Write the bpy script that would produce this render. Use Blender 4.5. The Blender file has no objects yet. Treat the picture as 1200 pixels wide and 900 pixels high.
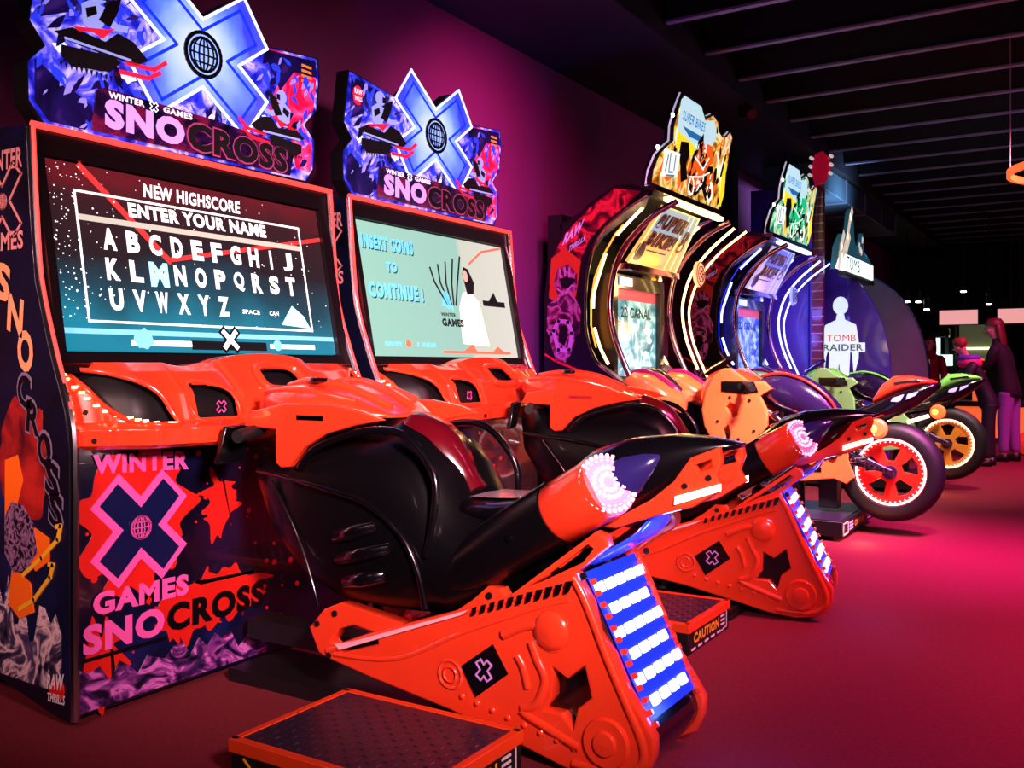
import bpy, bmesh, math, random
from mathutils import Vector, Matrix
random.seed(7)
scn = bpy.context.scene
COL = scn.collection
PI = math.pi
# ------------------------------------------------------------------ camera
cam_d = bpy.data.cameras.new('camera'); cam = bpy.data.objects.new('camera', cam_d); COL.objects.link(cam)
cam.location = (0, 0, 1.1); cam.rotation_euler = (PI/2, 0, math.radians(31.84))
cam_d.sensor_width = 36; cam_d.sensor_fit = 'HORIZONTAL'; cam_d.lens = 36*1111/1200
cam_d.shift_y = -20/1200; cam_d.clip_start = 0.05
scn.camera = cam
# ------------------------------------------------------------------ world, exposure
w = bpy.data.worlds.new('world'); scn.world = w; w.use_nodes = True
w.node_tree.nodes['Background'].inputs[0].default_value = (0.12, 0.02, 0.08, 1)
w.node_tree.nodes['Background'].inputs[1].default_value = 0.07
scn.view_settings.view_transform = 'Standard'; scn.view_settings.look = 'None'
scn.view_settings.exposure = 0.0; scn.view_settings.gamma = 1.0
# ------------------------------------------------------------------ area lights (coloured arcade lamps and added fills)
def area(name, loc, size, col, power, rot=(0, 0, 0), sy=None, spread=180):
    d = bpy.data.lights.new(name, 'AREA'); d.energy = power; d.color = col; d.size = size
    d.spread = math.radians(spread)
    if sy: d.shape = 'RECTANGLE'; d.size_y = sy
    o = bpy.data.objects.new(name, d); COL.objects.link(o); o.location = loc; o.rotation_euler = rot
    return o
def aim(o, tgt):
    o.rotation_euler = (Vector(tgt)-o.location).to_track_quat('-Z', 'Y').to_euler()
aim(area('front_fill', (0.9, 0.3, 2.0), 0.40, (1, .56, .60), 40, spread=50), (-2.1, 2.8, 1.05))  # added fill, set low to light the machines more than the floor
aim(area('aisle_side_fill', (-1.9, -1.0, 2.3), 0.4, (1, .52, .50), 8, spread=45), (-3.0, 1.7, 1.15))  # added to brighten the near cabinet's side panel
aim(area('second_machine_fill', (0.3, 3.6, 2.9), 0.4, (1, .24, .38), 12, spread=60), (-2.0, 4.0, .7))  # added spot on the second machine
aim(area('bike_fill', (-.4, 5.0, 3.0), 0.35, (1, .62, .62), 44, spread=46), (-1.9, 6.6, .7))  # added spot on the first motorbike
aim(area('far_bike_fill', (-.2, 7.9, 3.0), 0.4, (1, .62, .62), 36, spread=70), (-1.8, 9.3, .8))  # added spot on the far motorbike
aim(area('magenta_floor_lamp', (.1, 6.0, 2.8), 0.4, (1, .06, .72), 46, spread=64), (-1.0, 6.2, 0))
aim(area('magenta_far_floor_lamp', (0.4, 11.0, 3.2), 1.2, (1, .08, .40), 95, spread=120), (-.2, 11.5, 0))
aim(area('red_floor_lamp', (1.6, 4.4, 3.2), 1.0, (1, .07, .36), 95, spread=95), (0.7, 4.6, 0))
aim(area('magenta_wall_lamp', (-2.2, 4.9, 3.1), 0.3, (1, .10, .50), 16, spread=100), (-3.6, 5.4, 2.0))
aim(area('blue_wall_lamp', (-2.9, 5.3, 0.35), 0.3, (.14, .10, 1), 30), (-3.6, 5.2, 1.3))
aim(area('blue_back_lamp', (-2.0, 11.6, 2.5), 0.4, (.35, .6, 1), 16, spread=80), (-2.9, 11.7, 3.2))  # added bluish fill for the underside of the duct
aim(area('beam_wash_fill', (1.2, 9.2, 2.6), 1.2, (.45, .55, 1), 16), (-.6, 9.6, 3.6))  # added from below so the beam flanges catch light
# ------------------------------------------------------------------ materials
MATS = {}
def lin(c): return tuple(((x/255)/12.92 if x/255 <= .04045 else ((x/255+.055)/1.055)**2.4) for x in c)+(1,)
def mat(name, col, rough=.5, metal=0, em=None, es=0, coat=0, bump=None, var=0, alpha=None, trans=0, vscale=6):
    """col/em are sRGB 0-255; var: amount of procedural tone variation; bump=(scale,strength)"""
    if name in MATS: return MATS[name]
    m = bpy.data.materials.new(name); m.use_nodes = True; MATS[name] = m
    nt = m.node_tree; b = nt.nodes['Principled BSDF']; L = nt.links
    b.inputs['Base Color'].default_value = lin(col); b.inputs['Roughness'].default_value = rough
    b.inputs['Metallic'].default_value = metal; b.inputs['Coat Weight'].default_value = coat
    b.inputs['Coat Roughness'].default_value = .06
    if em: b.inputs['Emission Color'].default_value = lin(em); b.inputs['Emission Strength'].default_value = es
    if trans: b.inputs['Transmission Weight'].default_value = trans
    tc = nt.nodes.new('ShaderNodeTexCoord')
    if var or not em:
        n = nt.nodes.new('ShaderNodeTexNoise'); n.inputs['Scale'].default_value = vscale; n.inputs['Detail'].default_value = 4
        L.new(tc.outputs['Object'], n.inputs['Vector'])
        mx = nt.nodes.new('ShaderNodeMix'); mx.data_type = 'RGBA'; mx.blend_type = 'MULTIPLY'; mx.inputs[0].default_value = 1
        rp = nt.nodes.new('ShaderNodeValToRGB'); v = var or .08
        rp.color_ramp.elements[0].position = .3; rp.color_ramp.elements[1].position = .7
        rp.color_ramp.elements[0].color = (1-v, 1-v, 1-v, 1); rp.color_ramp.elements[1].color = (1, 1, 1, 1)
        L.new(n.outputs['Fac'], rp.inputs['Fac'])
        mx.inputs[6].default_value = lin(col); L.new(rp.outputs['Color'], mx.inputs[7])
        L.new(mx.outputs[2], b.inputs['Base Color'])
    if bump:
        n2 = nt.nodes.new('ShaderNodeTexNoise'); n2.inputs['Scale'].default_value = bump[0]; n2.inputs['Detail'].default_value = 3
        L.new(tc.outputs['Object'], n2.inputs['Vector'])
        bp = nt.nodes.new('ShaderNodeBump'); bp.inputs['Strength'].default_value = bump[1]; bp.inputs['Distance'].default_value = .004
        L.new(n2.outputs['Fac'], bp.inputs['Height']); L.new(bp.outputs['Normal'], b.inputs['Normal'])
    return m
def art(name, stops, scale=5, es=0, detail=6, dist=1.2, rough=.3, stretch=(1, 1, 1), coat=.3, voronoi=False):
    """printed picture: noise through a colour ramp; stops=[(pos,(r,g,b)),...]; es>0 for back-lit prints"""
    if name in MATS: return MATS[name]
    m = bpy.data.materials.new(name); m.use_nodes = True; MATS[name] = m
    nt = m.node_tree; b = nt.nodes['Principled BSDF']; L = nt.links
    tc = nt.nodes.new('ShaderNodeTexCoord'); mp = nt.nodes.new('ShaderNodeMapping'); mp.inputs['Scale'].default_value = stretch
    L.new(tc.outputs['Object'], mp.inputs[0])
    if voronoi:
        n = nt.nodes.new('ShaderNodeTexVoronoi'); n.inputs['Scale'].default_value = scale; out = n.outputs['Distance']
    else:
        n = nt.nodes.new('ShaderNodeTexNoise'); n.inputs['Scale'].default_value = scale; n.inputs['Detail'].default_value = detail
        n.inputs['Distortion'].default_value = dist; out = n.outputs['Fac']
    L.new(mp.outputs[0], n.inputs['Vector'])
    rp = nt.nodes.new('ShaderNodeValToRGB'); cr = rp.color_ramp
    while len(cr.elements) < len(stops): cr.elements.new(.5)
    for e, (p, c) in zip(cr.elements, stops): e.position = p; e.color = lin(c)
    L.new(out, rp.inputs['Fac']); L.new(rp.outputs['Color'], b.inputs['Base Color'])
    b.inputs['Roughness'].default_value = rough; b.inputs['Coat Weight'].default_value = coat
    if es: L.new(rp.outputs['Color'], b.inputs['Emission Color']); b.inputs['Emission Strength'].default_value = es
    return m
def glow(name, col, es): return mat(name, col, .4, em=col, es=es)
ORANGE = mat('orange_plastic', (246, 66, 34), .22, coat=.8, bump=(5, .25))
ORANGE_LIT = mat('lit_orange_plastic', (255, 122, 68), .25, coat=.7)  # lit copy of the orange, strong light on the bikes put into it
BLACKG = mat('gloss_black_plastic', (7, 7, 11), .2, coat=.5)
BLACKM = mat('matt_black_plastic', (14, 14, 17), .45)
BLACKS = mat('satin_black_plastic', (6, 6, 9), .34, coat=.12)
BLACKS.node_tree.nodes['Principled BSDF'].inputs['Specular IOR Level'].default_value = .22
RUBBER = mat('black_rubber', (17, 16, 20), .55)
CHROME = mat('chrome', (205, 205, 215), .16, metal=1)
STEEL = mat('dark_steel', (84, 74, 104), .36, metal=.8, bump=(20, .2))
BEZEL = mat('bezel_black', (20, 12, 16), .3, coat=.4)
RED = mat('red_print', (232, 34, 26), .35, coat=.4, var=.2)
PINK = mat('pink_print', (250, 96, 190), .35, coat=.3)
LILAC = mat('lilac_print', (214, 150, 236), .35, coat=.3)
NAVY = mat('navy_print', (14, 22, 72), .3, coat=.4)
BLACKP = mat('black_print', (8, 6, 12), .3, coat=.4)
WHITEP = mat('white_print', (236, 232, 240), .35)
YELLP = mat('yellow_print', (240, 180, 40), .4)
ORANGEP = mat('orange_print', (250, 110, 20), .35)
# ------------------------------------------------------------------ geometry helpers
ORG = Vector((0, 0, 0))
class MB:
    def __init__(s): s.v = []; s.f = []; s.m = []; s.cm = 0; s.b = []; s.bid = 0; s.hold = False
    def batch(s):
        if not s.hold: s.bid += 1
    def add(s, vs, fs):
        o = len(s.v); s.v += [tuple(v) for v in vs]
        for f in fs: s.f.append([i+o for i in f]); s.m.append(s.cm); s.b.append(s.bid)
        return s
    def box(s, x0, x1, y0, y1, z0, z1):
        return s.add([(x0,y0,z0),(x1,y0,z0),(x1,y1,z0),(x0,y1,z0),(x0,y0,z1),(x1,y0,z1),(x1,y1,z1),(x0,y1,z1)],
                     [(3,2,1,0),(4,5,6,7),(0,1,5,4),(1,2,6,5),(2,3,7,6),(3,0,4,7)])
    def prism(s, pts, d):
        n = len(pts); d = Vector(d); a = [Vector(p) for p in pts]
        return s.add(a+[p+d for p in a], [tuple(range(n))[::-1], tuple(range(n, 2*n))]+[(i, (i+1) % n, n+(i+1) % n, n+i) for i in range(n)])
    def tube(s, path, r, n=8, closed=False, caps=True):
        P = [Vector(p) for p in path]; N = len(P); R = r if hasattr(r, '__len__') else [r]*N
        up = None; vs = []
        for i, p in enumerate(P):
            a = P[(i-1) % N] if (closed or i) else P[0]; b = P[(i+1) % N] if (closed or i < N-1) else P[-1]
            t = (b-a).normalized()
            if up is None:
                up = Vector((0, 0, 1)) if abs(t.z) < .9 else Vector((1, 0, 0))
            u = (up-t*up.dot(t)).normalized(); up = u; q = t.cross(u)
            for k in range(n):
                an = 2*PI*k/n; vs.append(p+(u*math.cos(an)+q*math.sin(an))*R[i])
        fs = []
        for i in range(N if closed else N-1):
            j = (i+1) % N
            for k in range(n): fs.append((i*n+k, i*n+(k+1) % n, j*n+(k+1) % n, j*n+k))
        if caps and not closed: fs += [tuple(range(n))[::-1], tuple(range((N-1)*n, N*n))]
        return s.add(vs, fs)
    def cyl(s, a, b, r, r2=None, n=20): return s.tube([a, b], [r, r if r2 is None else r2], n)
    def loft(s, rings, caps=True, closed=False):
        n = len(rings[0]); vs = [p for r in rings for p in r]; fs = []
        for i in range(len(rings)-(0 if closed else 1)):
            j = (i+1) % len(rings)
            for k in range(n): fs.append((i*n+k, i*n+(k+1) % n, j*n+(k+1) % n, j*n+k))
        if caps and not closed: fs += [tuple(range(n))[::-1], tuple(range((len(rings)-1)*n, len(rings)*n))]
        return s.add(vs, fs)
    def grid(s, nu, nv, fn, fm=None):
        vs = [fn(i/nu, j/nv) for i in range(nu+1) for j in range(nv+1)]
        o = len(s.v); s.v += [tuple(v) for v in vs]
        for i in range(nu):
            for j in range(nv):
                s.f.append([o+i*(nv+1)+j, o+(i+1)*(nv+1)+j, o+(i+1)*(nv+1)+j+1, o+i*(nv+1)+j+1])
                s.m.append(fm((i+.5)/nu, (j+.5)/nv) if fm else s.cm); s.b.append(s.bid)
        return s
    def lathe(s, prof, c, ax='Y', n=32, closed=False):
        rings = []
        for k in range(n):
            a = 2*PI*k/n; r_ = []
            for (r, h) in prof:
                if ax == 'Y': r_.append((c[0]+r*math.cos(a), c[1]+h, c[2]+r*math.sin(a)))
                elif ax == 'Z': r_.append((c[0]+r*math.cos(a), c[1]+r*math.sin(a), c[2]+h))
                else: r_.append((c[0]+h, c[1]+r*math.cos(a), c[2]+r*math.sin(a)))
            rings.append(r_)
        m = len(prof); vs = [p for r in rings for p in r]; fs = []
        for i in range(n):
            j = (i+1) % n
            for k in range(m if closed else m-1):
                fs.append((i*m+k, j*m+k, j*m+(k+1) % m, i*m+(k+1) % m))
        return s.add(vs, fs)
TINY = {'bolt', 'lens_bead', 'chain', 'rim_bead', 'belt_lug', 'fret', 'duct_flange', 'fan_blade'}
def obj(name, mb, m, parent=None, bevel=0, smooth=35, sub=0, label=None, kind=None, org=None):
    o_ = ORG if org is None else org
    if name in TINY and not kind: kind = 'stuff'
    if name.split('_')[-1] in ('lettering', 'print', 'mark', 'marks') and kind is None:
        ids = sorted(set(mb.b))
        if 1 < len(ids) <= 50:
            out = []
            for b_ in ids:
                q = MB(); mp_ = {}
                for f, k in zip(mb.f, mb.b):
                    if k != b_: continue
                    g = []
                    for i in f:
                        if i not in mp_: mp_[i] = len(q.v); q.v.append(mb.v[i])
                        g.append(mp_[i])
                    q.f.append(g); q.m.append(0); q.b.append(0)
                out.append(obj(name, q, m, parent, bevel, smooth, sub, label, kind, org))
            return out[0]
    me = bpy.data.meshes.new(name); me.from_pydata([(v[0]-o_[0], v[1]-o_[1], v[2]-o_[2]) for v in mb.v], [], mb.f)
    ms = m if isinstance(m, (list, tuple)) else [m]
    for k in ms: me.materials.append(k)
    if len(ms) > 1: me.polygons.foreach_set('material_index', mb.m)
    bm = bmesh.new(); bm.from_mesh(me); bmesh.ops.recalc_face_normals(bm, faces=bm.faces); bm.to_mesh(me); bm.free()
    if smooth:
        me.polygons.foreach_set('use_smooth', [True]*len(me.polygons)); me.set_sharp_from_angle(angle=math.radians(smooth))
    o = bpy.data.objects.new(name, me); COL.objects.link(o)
    if parent: o.parent = parent
    if bevel:
        b = o.modifiers.new('bevel', 'BEVEL'); b.width = bevel; b.segments = 2; b.limit_method = 'ANGLE'; b.angle_limit = math.radians(40)
    if sub:
        q = o.modifiers.new('subsurf', 'SUBSURF'); q.levels = sub; q.render_levels = sub
    if label: o['label'] = label
    if kind: o['kind'] = kind
    return o
def tag(o, label, cat, group=None):
    o['label'] = label; o['category'] = cat
    if group: o['group'] = group
    return o
def root(name, base, shift=(0, 0, 0), label='', cat='', group=None):
    """Empty for a thing; following obj() calls use world coordinates of the unshifted copy"""
    global ORG
    o = bpy.data.objects.new(name, None); COL.objects.link(o); ORG = Vector(base)
    o.location = Vector(base)+Vector(shift); tag(o, label, cat, group); return o
def done():
    global ORG
    ORG = Vector((0, 0, 0))
def struct(name, mb, m, **k):
    o = obj(name, mb, m, **k); o['kind'] = 'structure'; return o
_tc = {}
def text2d(s, bold=.0, shear=0., spacing=1.0):
    key = (s, bold, shear, spacing)
    if key in _tc: return _tc[key]
    c = bpy.data.curves.new('t', 'FONT'); c.body = s; c.offset = bold; c.shear = shear; c.space_character = spacing; c.resolution_u = 3
    o = bpy.data.objects.new('t', c); me = bpy.data.meshes.new_from_object(o)
    vs = [(v.co.x, v.co.y) for v in me.vertices]; fs = [tuple(p.vertices) for p in me.polygons]
    bpy.data.objects.remove(o); bpy.data.meshes.remove(me); bpy.data.curves.remove(c)
    x0 = min(v[0] for v in vs); x1 = max(v[0] for v in vs); y0 = min(v[1] for v in vs); y1 = max(v[1] for v in vs)
    _tc[key] = ([((x-x0)/(x1-x0), (y-y0)/(y1-y0)) for x, y in vs], fs, (x1-x0)/(y1-y0)); return _tc[key]
def text(mb, s, quad, mp, w=.002, bold=.02, shear=0., spacing=None):
    spacing = spacing or 1+bold*2.4
    """quad: lower-left, lower-right, upper-right, upper-left in (u,v) of the plane mp"""
    mb.batch(); vs, fs, asp = text2d(s, bold, shear, spacing); A, B, C_, D = [Vector(q) for q in quad]
    P = [(A*(1-x)+B*x)*(1-y)+(D*(1-x)+C_*x)*y for x, y in vs]
    mb.add([mp(p[0], p[1], w) for p in P], fs)
def rect(u0, v0, u1, v1): return [(u0, v0), (u1, v0), (u1, v1), (u0, v1)]
def flat(mb, pts, mp, w0=0., w1=.0015):
    mb.batch()
    n = len(pts); mb.add([mp(u, v, w0) for u, v in pts]+[mp(u, v, w1) for u, v in pts],
                         [tuple(range(n))[::-1], tuple(range(n, 2*n))]+[(i, (i+1) % n, n+(i+1) % n, n+i) for i in range(n)])
def line(mb, pts, wd, mp, w0=0., w1=.0015, closed=False):
    n = len(pts); mb.batch(); h0 = mb.hold; mb.hold = True
    for i in range(n if closed else n-1):
        a = Vector(pts[i]); b = Vector(pts[(i+1) % n]); d = (b-a)
        if d.length < 1e-6: continue
        d.normalize(); q = Vector((-d.y, d.x))*wd/2; e = d*wd*.35
        flat(mb, [a-q-e, b-q+e, b+q+e, a+q-e], mp, w0, w1)
    mb.hold = h0
def circle(c, r, n=20, ry=None, a0=0, a1=2*PI):
    m = n if abs(a1-a0-2*PI) < 1e-6 else n-1
    return [(c[0]+r*math.cos(a0+(a1-a0)*i/m), c[1]+(ry or r)*math.sin(a0+(a1-a0)*i/m)) for i in range(n)]
def xshape(c, L, wd, ang=45, sy=1.0):
    """an X made of two crossing bars"""
    out = []; a = math.radians(ang)
    dirs = [a, PI-a, PI+a, 2*PI-a]
    C_ = Vector(c)
    for k, t in enumerate(dirs):
        d = Vector((math.cos(t), math.sin(t))); q = Vector((-d.y, d.x)); nx = dirs[(k+1) % 4]
        if k == 3: nx += 2*PI
        out += [C_+d*L-q*wd, C_+d*L+q*wd]
        mid = (t+nx)/2; hf = (nx-t)/2
        out.append(C_+Vector((math.cos(mid), math.sin(mid)))*(wd/math.sin(hf)))
    return [(p[0], c[1]+(p[1]-c[1])*sy) for p in out]
def globe(mb, c, r, mp, w0, w1, lw):
    mb.batch(); h0 = mb.hold; mb.hold = True
    line(mb, circle(c, r, 24), lw, mp, w0, w1, True)
    for k in (.35, .75): line(mb, circle(c, r*k, 20, r), lw*.7, mp, w0, w1, True)
    line(mb, [(c[0], c[1]-r), (c[0], c[1]+r)], lw*.7, mp, w0, w1)
    for k in (-.5, 0, .5):
        h = r*math.sqrt(1-k*k); line(mb, [(c[0]-h, c[1]+k*r), (c[0]+h, c[1]+k*r)], lw*.7, mp, w0, w1)
    mb.hold = h0
def splat(c, r, n=26, amp=.45, sy=1.0, seed=0):
    rn = random.Random(seed); return [(p.x, p.y) for p in smoothpath([(*p, 0) for p in splat0(c, r, n, amp, sy, rn)], 3, True)] if n > 14 else splat0(c, r, n, amp, sy, rn)
def splat0(c, r, n, amp, sy, rn):
    return [(c[0]+math.cos(2*PI*i/n)*r*(1+amp*rn.uniform(-1, 1)*(1 if i % 2 else .4)),
                                      c[1]+sy*math.sin(2*PI*i/n)*r*(1+amp*rn.uniform(-1, 1)*(1 if i % 2 else .4))) for i in range(n)]
def shards(mb, poly, mp, n, size, seed, w0=.001, w1=.0022, ang=None):
    rn = random.Random(seed); us = [p[0] for p in poly]; vs = [p[1] for p in poly]; mb.batch(); mb.hold = True; k = 0
    while k < n:
        u, v = rn.uniform(min(us), max(us)), rn.uniform(min(vs), max(vs))
        if not inpoly((u, v), poly): continue
        k += 1; a = (rn.uniform(0, PI) if ang is None else ang+rn.gauss(0, .35)); L = size*rn.uniform(.5, 1.6); W = L*rn.uniform(.15, .5); P = []
        for (x, y) in ((-1, rn.uniform(-.3, .3)), (rn.uniform(-.5, 0), -1), (rn.uniform(.3, 1.1), rn.uniform(-.6, 0)), (rn.uniform(.4, 1), rn.uniform(.1, .8)), (rn.uniform(-.4, .2), 1)):
            x *= L; y *= W; P.append((u+x*math.cos(a)-y*math.sin(a), v+x*math.sin(a)+y*math.cos(a)))
        if all(inpoly(p, poly) for p in P): flat(mb, P, mp, w0, w1+k*.00002)
    mb.hold = False
def inpoly(p, poly):
    c = False; n = len(poly)
    for i in range(n):
        (x1, y1), (x2, y2) = poly[i], poly[(i+1) % n]
        if (y1 > p[1]) != (y2 > p[1]) and p[0] < (x2-x1)*(p[1]-y1)/(y2-y1)+x1: c = not c
    return c
def jag(u0, u1, vb, vt, n, amp, seed):
    rn = random.Random(seed)
    return [(u0, vb), (u1, vb)]+[(u1+(u0-u1)*i/n, vt+amp*rn.uniform(-1, 1)) for i in range(n+1)]
def plate(name, outer, holes, mp, thick, m, parent, bevel=.004, label=None, org=None):
    """plate with real holes; outer/holes are (u,v) loops; mp(u,v,w) with w from 0 (front) inwards to -thick"""
    c = bpy.data.curves.new('c', 'CURVE'); c.dimensions = '2D'; c.fill_mode = 'BOTH'
    for lp in [outer]+holes:
        sp = c.splines.new('POLY'); sp.points.add(len(lp)-1); sp.use_cyclic_u = True
        for i, p in enumerate(lp): sp.points[i].co = (p[0], p[1], 0, 1)
    c.extrude = max(.0005, thick/2-bevel); c.bevel_depth = bevel; c.bevel_resolution = 1; c.offset = -bevel
    o = bpy.data.objects.new('c', c); me = bpy.data.meshes.new_from_object(o)
    mb = MB(); mb.add([mp(v.co.x, v.co.y, v.co.z-thick/2) for v in me.vertices], [tuple(p.vertices) for p in me.polygons])
    bpy.data.objects.remove(o); bpy.data.meshes.remove(me); bpy.data.curves.remove(c)
    return obj(name, mb, m, parent, label=label, org=org)
def ring(x, yc, zlo, zhi, hw, n=20, p=2.6, top=1.0):
    """super-ellipse section across Y at x; top<1 narrows the upper half"""
    r = []; zc = (zlo+zhi)/2; hz = (zhi-zlo)/2
    for k in range(n):
        a = 2*PI*k/n; c, s = math.cos(a), math.sin(a)
        y = math.copysign(abs(c)**(2/p), c); z = math.copysign(abs(s)**(2/p), s)
        wv = hw*(1+(top-1)*max(0, z)); r.append((x, yc+y*wv, zc+z*hz))
    return r
def spine(secs, yc, **k):
    return MB().loft([ring(s[0], yc, s[1], s[2], s[3], top=(s[4] if len(s) > 4 else 1), **k) for s in secs])
def smoothpath(P, sub=4, closed=False):
    P = [Vector(p) for p in P]; n = len(P); out = []
    for i in range(n if closed else n-1):
        p0 = P[(i-1) % n] if (closed or i) else P[0]; p1 = P[i]; p2 = P[(i+1) % n]; p3 = P[(i+2) % n] if (closed or i < n-2) else P[-1]
        for k in range(sub):
            t = k/sub
            out.append(.5*((2*p1)+(p2-p0)*t+(2*p0-5*p1+4*p2-p3)*t*t+(3*p1-p0-3*p2+p3)*t**3))
    if not closed: out.append(P[-1])
    return out
def copy_tree(o, parent=None):
    c = o.copy(); COL.objects.link(c)
    if parent: c.parent = parent
    for ch in list(o.children): copy_tree(ch, c)
    return c
# ================================================================== the setting
CARPET = mat('red_carpet', (124, 12, 34), .9, bump=(180, .5), var=.35, vscale=70)
WALLM = mat('painted_wall', (132, 40, 100), .75, bump=(60, .08), var=.12, vscale=2)
DARK = mat('dark_ceiling_paint', (6, 5, 8), .7)
STEELC = mat('grey_beam_paint', (120, 118, 140), .5)
struct('floor', MB().box(-3.7, 7, -3, 27, -.1, 0), CARPET)
struct('wall_left', MB().box(-3.72, -3.6, -3, 27, 0, 3.4), WALLM)
struct('wall_back', MB().box(-3.6, 7, 22, 22.1, 0, 3.9), DARK)
struct('wall_right', MB().box(7, 7.1, -3, 27, 0, 3.9), DARK)
struct('wall_front', MB().box(-3.6, 7, -3.1, -3, 0, 3.9), DARK)
ceil = struct('ceiling', MB().box(-3.72, 7.1, -3.1, 27.1, 3.9, 4.0), DARK)
for k in range(24):
    y = 2.3+.78*k
    obj('beam', MB().box(-2.58, 7, y, y+.07, 3.52, 3.9), DARK, ceil)
    obj('beam_flange', MB().box(-2.58, 7, y-.02, y+.035, 3.50, 3.518), STEELC, ceil)
struct('trim_1', MB().box(-3.6, -2.6, -3, 22, 3.4, 3.88), DARK)
sf = struct('trim_2', MB().box(-2.63, -2.595, -3, 22, 3.405, 3.60), mat('soffit_edge_paint', (34, 30, 40), .5))
# wall piers and the lit service duct under the soffit
struct('trim_3', MB().box(-3.6, -3.38, 9.95, 10.15, 0, 3.4), DARK)
struct('trim_4', MB().box(-3.6, -3.3, 15.4, 15.9, 0, 3.4), DARK)
struct('trim_5', MB().box(-3.6, -3.57, -3, 22, 0, .12), DARK)
dk = obj('ventilation_duct', MB().box(-3.3, -2.66, 10.75, 15.3, 3.12, 3.39), mat('galvanised_duct', (64, 84, 96), .5), bevel=.01)
dd = MB()
tag(dk, 'grey metal ventilation duct running along the top of the wall above the bike cabinets', 'duct')
for k in range(5): dd.box(-3.31, -2.65, 10.95+k*1.1, 10.99+k*1.1, 3.11, 3.395)
obj('duct_flange', dd, STEELC, dk)
sg = MB()
for y in (7.0, 8.6, 10.9, 12.8): sg.box(-2.6, -2.52, y, y+.14, 3.6, 3.75)
br = root('ceiling_spotlight', (-2.7, 8.2, 3.4), label='small red ceiling spotlight fixed at the soffit edge above the first bike cabinet', cat='spotlight')
obj('lamp_body', MB().cyl((-2.66, 8.2, 3.38), (-2.56, 8.05, 3.28), .045), mat('red_paint', (70, 14, 26), .5), br)
obj('bracket', MB().box(-2.72, -2.66, 8.17, 8.23, 3.3, 3.4), BLACKM, br); done()
# ring pendant
rl = root('ring_pendant_lamp', (-.03, 8.4, 2.6), label='glowing orange red ring lamp hanging on thin cords under the dark ceiling', cat='lamp')
obj('light_ring', MB().lathe([(.60, 0), (.60, .05), (.57, .05), (.57, 0)], (-.03, 8.4, 2.58), 'Z', 48, True), glow('orange_neon', (255, 70, 30), 2.6), rl)
for a in (172, 292, 52):
    x, y = -.03+.585*math.cos(math.radians(a)), 8.4+.585*math.sin(math.radians(a))
    obj('cord', MB().cyl((x, y, 2.63), (x, y, 3.9), .004, n=6), mat('grey_cord', (150, 110, 130), .5), rl)
done()
for x, y, z in ((-2.758, 17, 2.202), (-2.6, 17.1, 2.2), (-2.454, 17, 2.063), (-1.9, 17, 2.337), (-1.526, 17, 2.116)):
    lab = {-2.758: 'leftmost small pendant spot of the pair beside the dark cabinet', -2.6: 'small pendant spot, right one of the close pair above the far counter',
           -2.454: 'low small pendant spot to the right of the close pair', -1.9: 'highest small pendant spot above the left pink screen',
           -1.526: 'small pendant spot hanging above the gap between the two pink screens'}[x]
    p = root('pendant_spot', (x, y, z), label=lab, cat='lamp', group='pendant spots over the far counter')
    obj('spot_body', MB().cyl((x, y, z), (x, y, z+.18), .05, n=14), BLACKM, p)
    obj('bulb', MB().cyl((x, y, z-.02), (x, y, z-.001), .042, n=14), glow('white_bulb', (255, 250, 240), 9), p)
    obj('rod', MB().cyl((x, y, z+.18), (x, y, 3.9), .01, n=6), BLACKM, p); done()
# ================================================================== snowmobile arcade cabinets
HBLUE = art('header_ice_print', [(0.28, (8, 6, 60)), (.42, (24, 30, 190)), (.50, (60, 60, 230)), (.57, (130, 120, 245)), (.63, (205, 190, 255)), (.72, (70, 24, 150))], 7, 1.0, 7, 1.6, stretch=(1, 1, 1.3))
HPINK = art('header_pink_print', [(.3, (90, 4, 40)), (.48, (220, 16, 70)), (.62, (255, 70, 150)), (.75, (255, 190, 220))], 7, .9, 5, 1.0)
HNAVY = art('header_night_print', [(.35, (10, 6, 40)), (.6, (30, 16, 90)), (.8, (90, 50, 160))], 5, .6, 4, .8)
XFACE = art('x_logo_print', [(.3, (30, 60, 245)), (.46, (90, 130, 252)), (.58, (170, 195, 255)), (.72, (225, 235, 255))], 3.5, 1.05, 2, .4)
def _radial():
    m = bpy.data.materials.new('x_logo_light'); m.use_nodes = True; nt = m.node_tree; b = nt.nodes['Principled BSDF']; L = nt.links
    tc = nt.nodes.new('ShaderNodeTexCoord'); vm = nt.nodes.new('ShaderNodeVectorMath'); vm.operation = 'DISTANCE'; vm.inputs[1].default_value = (.17, .02, 2.30)
    L.new(tc.outputs['Object'], vm.inputs[0]); n = nt.nodes.new('ShaderNodeTexNoise'); n.inputs['Scale'].default_value = 5; n.inputs['Distortion'].default_value = .6; L.new(tc.outputs['Object'], n.inputs['Vector'])
    a = nt.nodes.new('ShaderNodeMath'); a.operation = 'MULTIPLY_ADD'; a.inputs[1].default_value = .25; L.new(n.outputs['Fac'], a.inputs[0]); L.new(vm.outputs['Value'], a.inputs[2])
    rp = nt.nodes.new('ShaderNodeValToRGB'); cr = rp.color_ramp; cr.elements.new(.3); cr.elements.new(.36)
    for e, (p, c) in zip(cr.elements, [(.18, (214, 226, 255)), (.27, (170, 198, 255)), (.34, (90, 130, 255)), (.43, (24, 50, 240))]): e.position = p; e.color = lin(c)
    L.new(a.outputs[0], rp.inputs[0]); L.new(rp.outputs[0], b.inputs['Emission Color']); b.inputs['Emission Strength'].default_value = 1.15; b.inputs['Base Color'].default_value = (.1, .12, .3, 1)
    return m
XLIGHT = _radial()
XEDGE = glow('white_neon_edge', (225, 232, 255), 1.5)
LITINK = mat('header_black_print', (6, 5, 20), .75)
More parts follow.
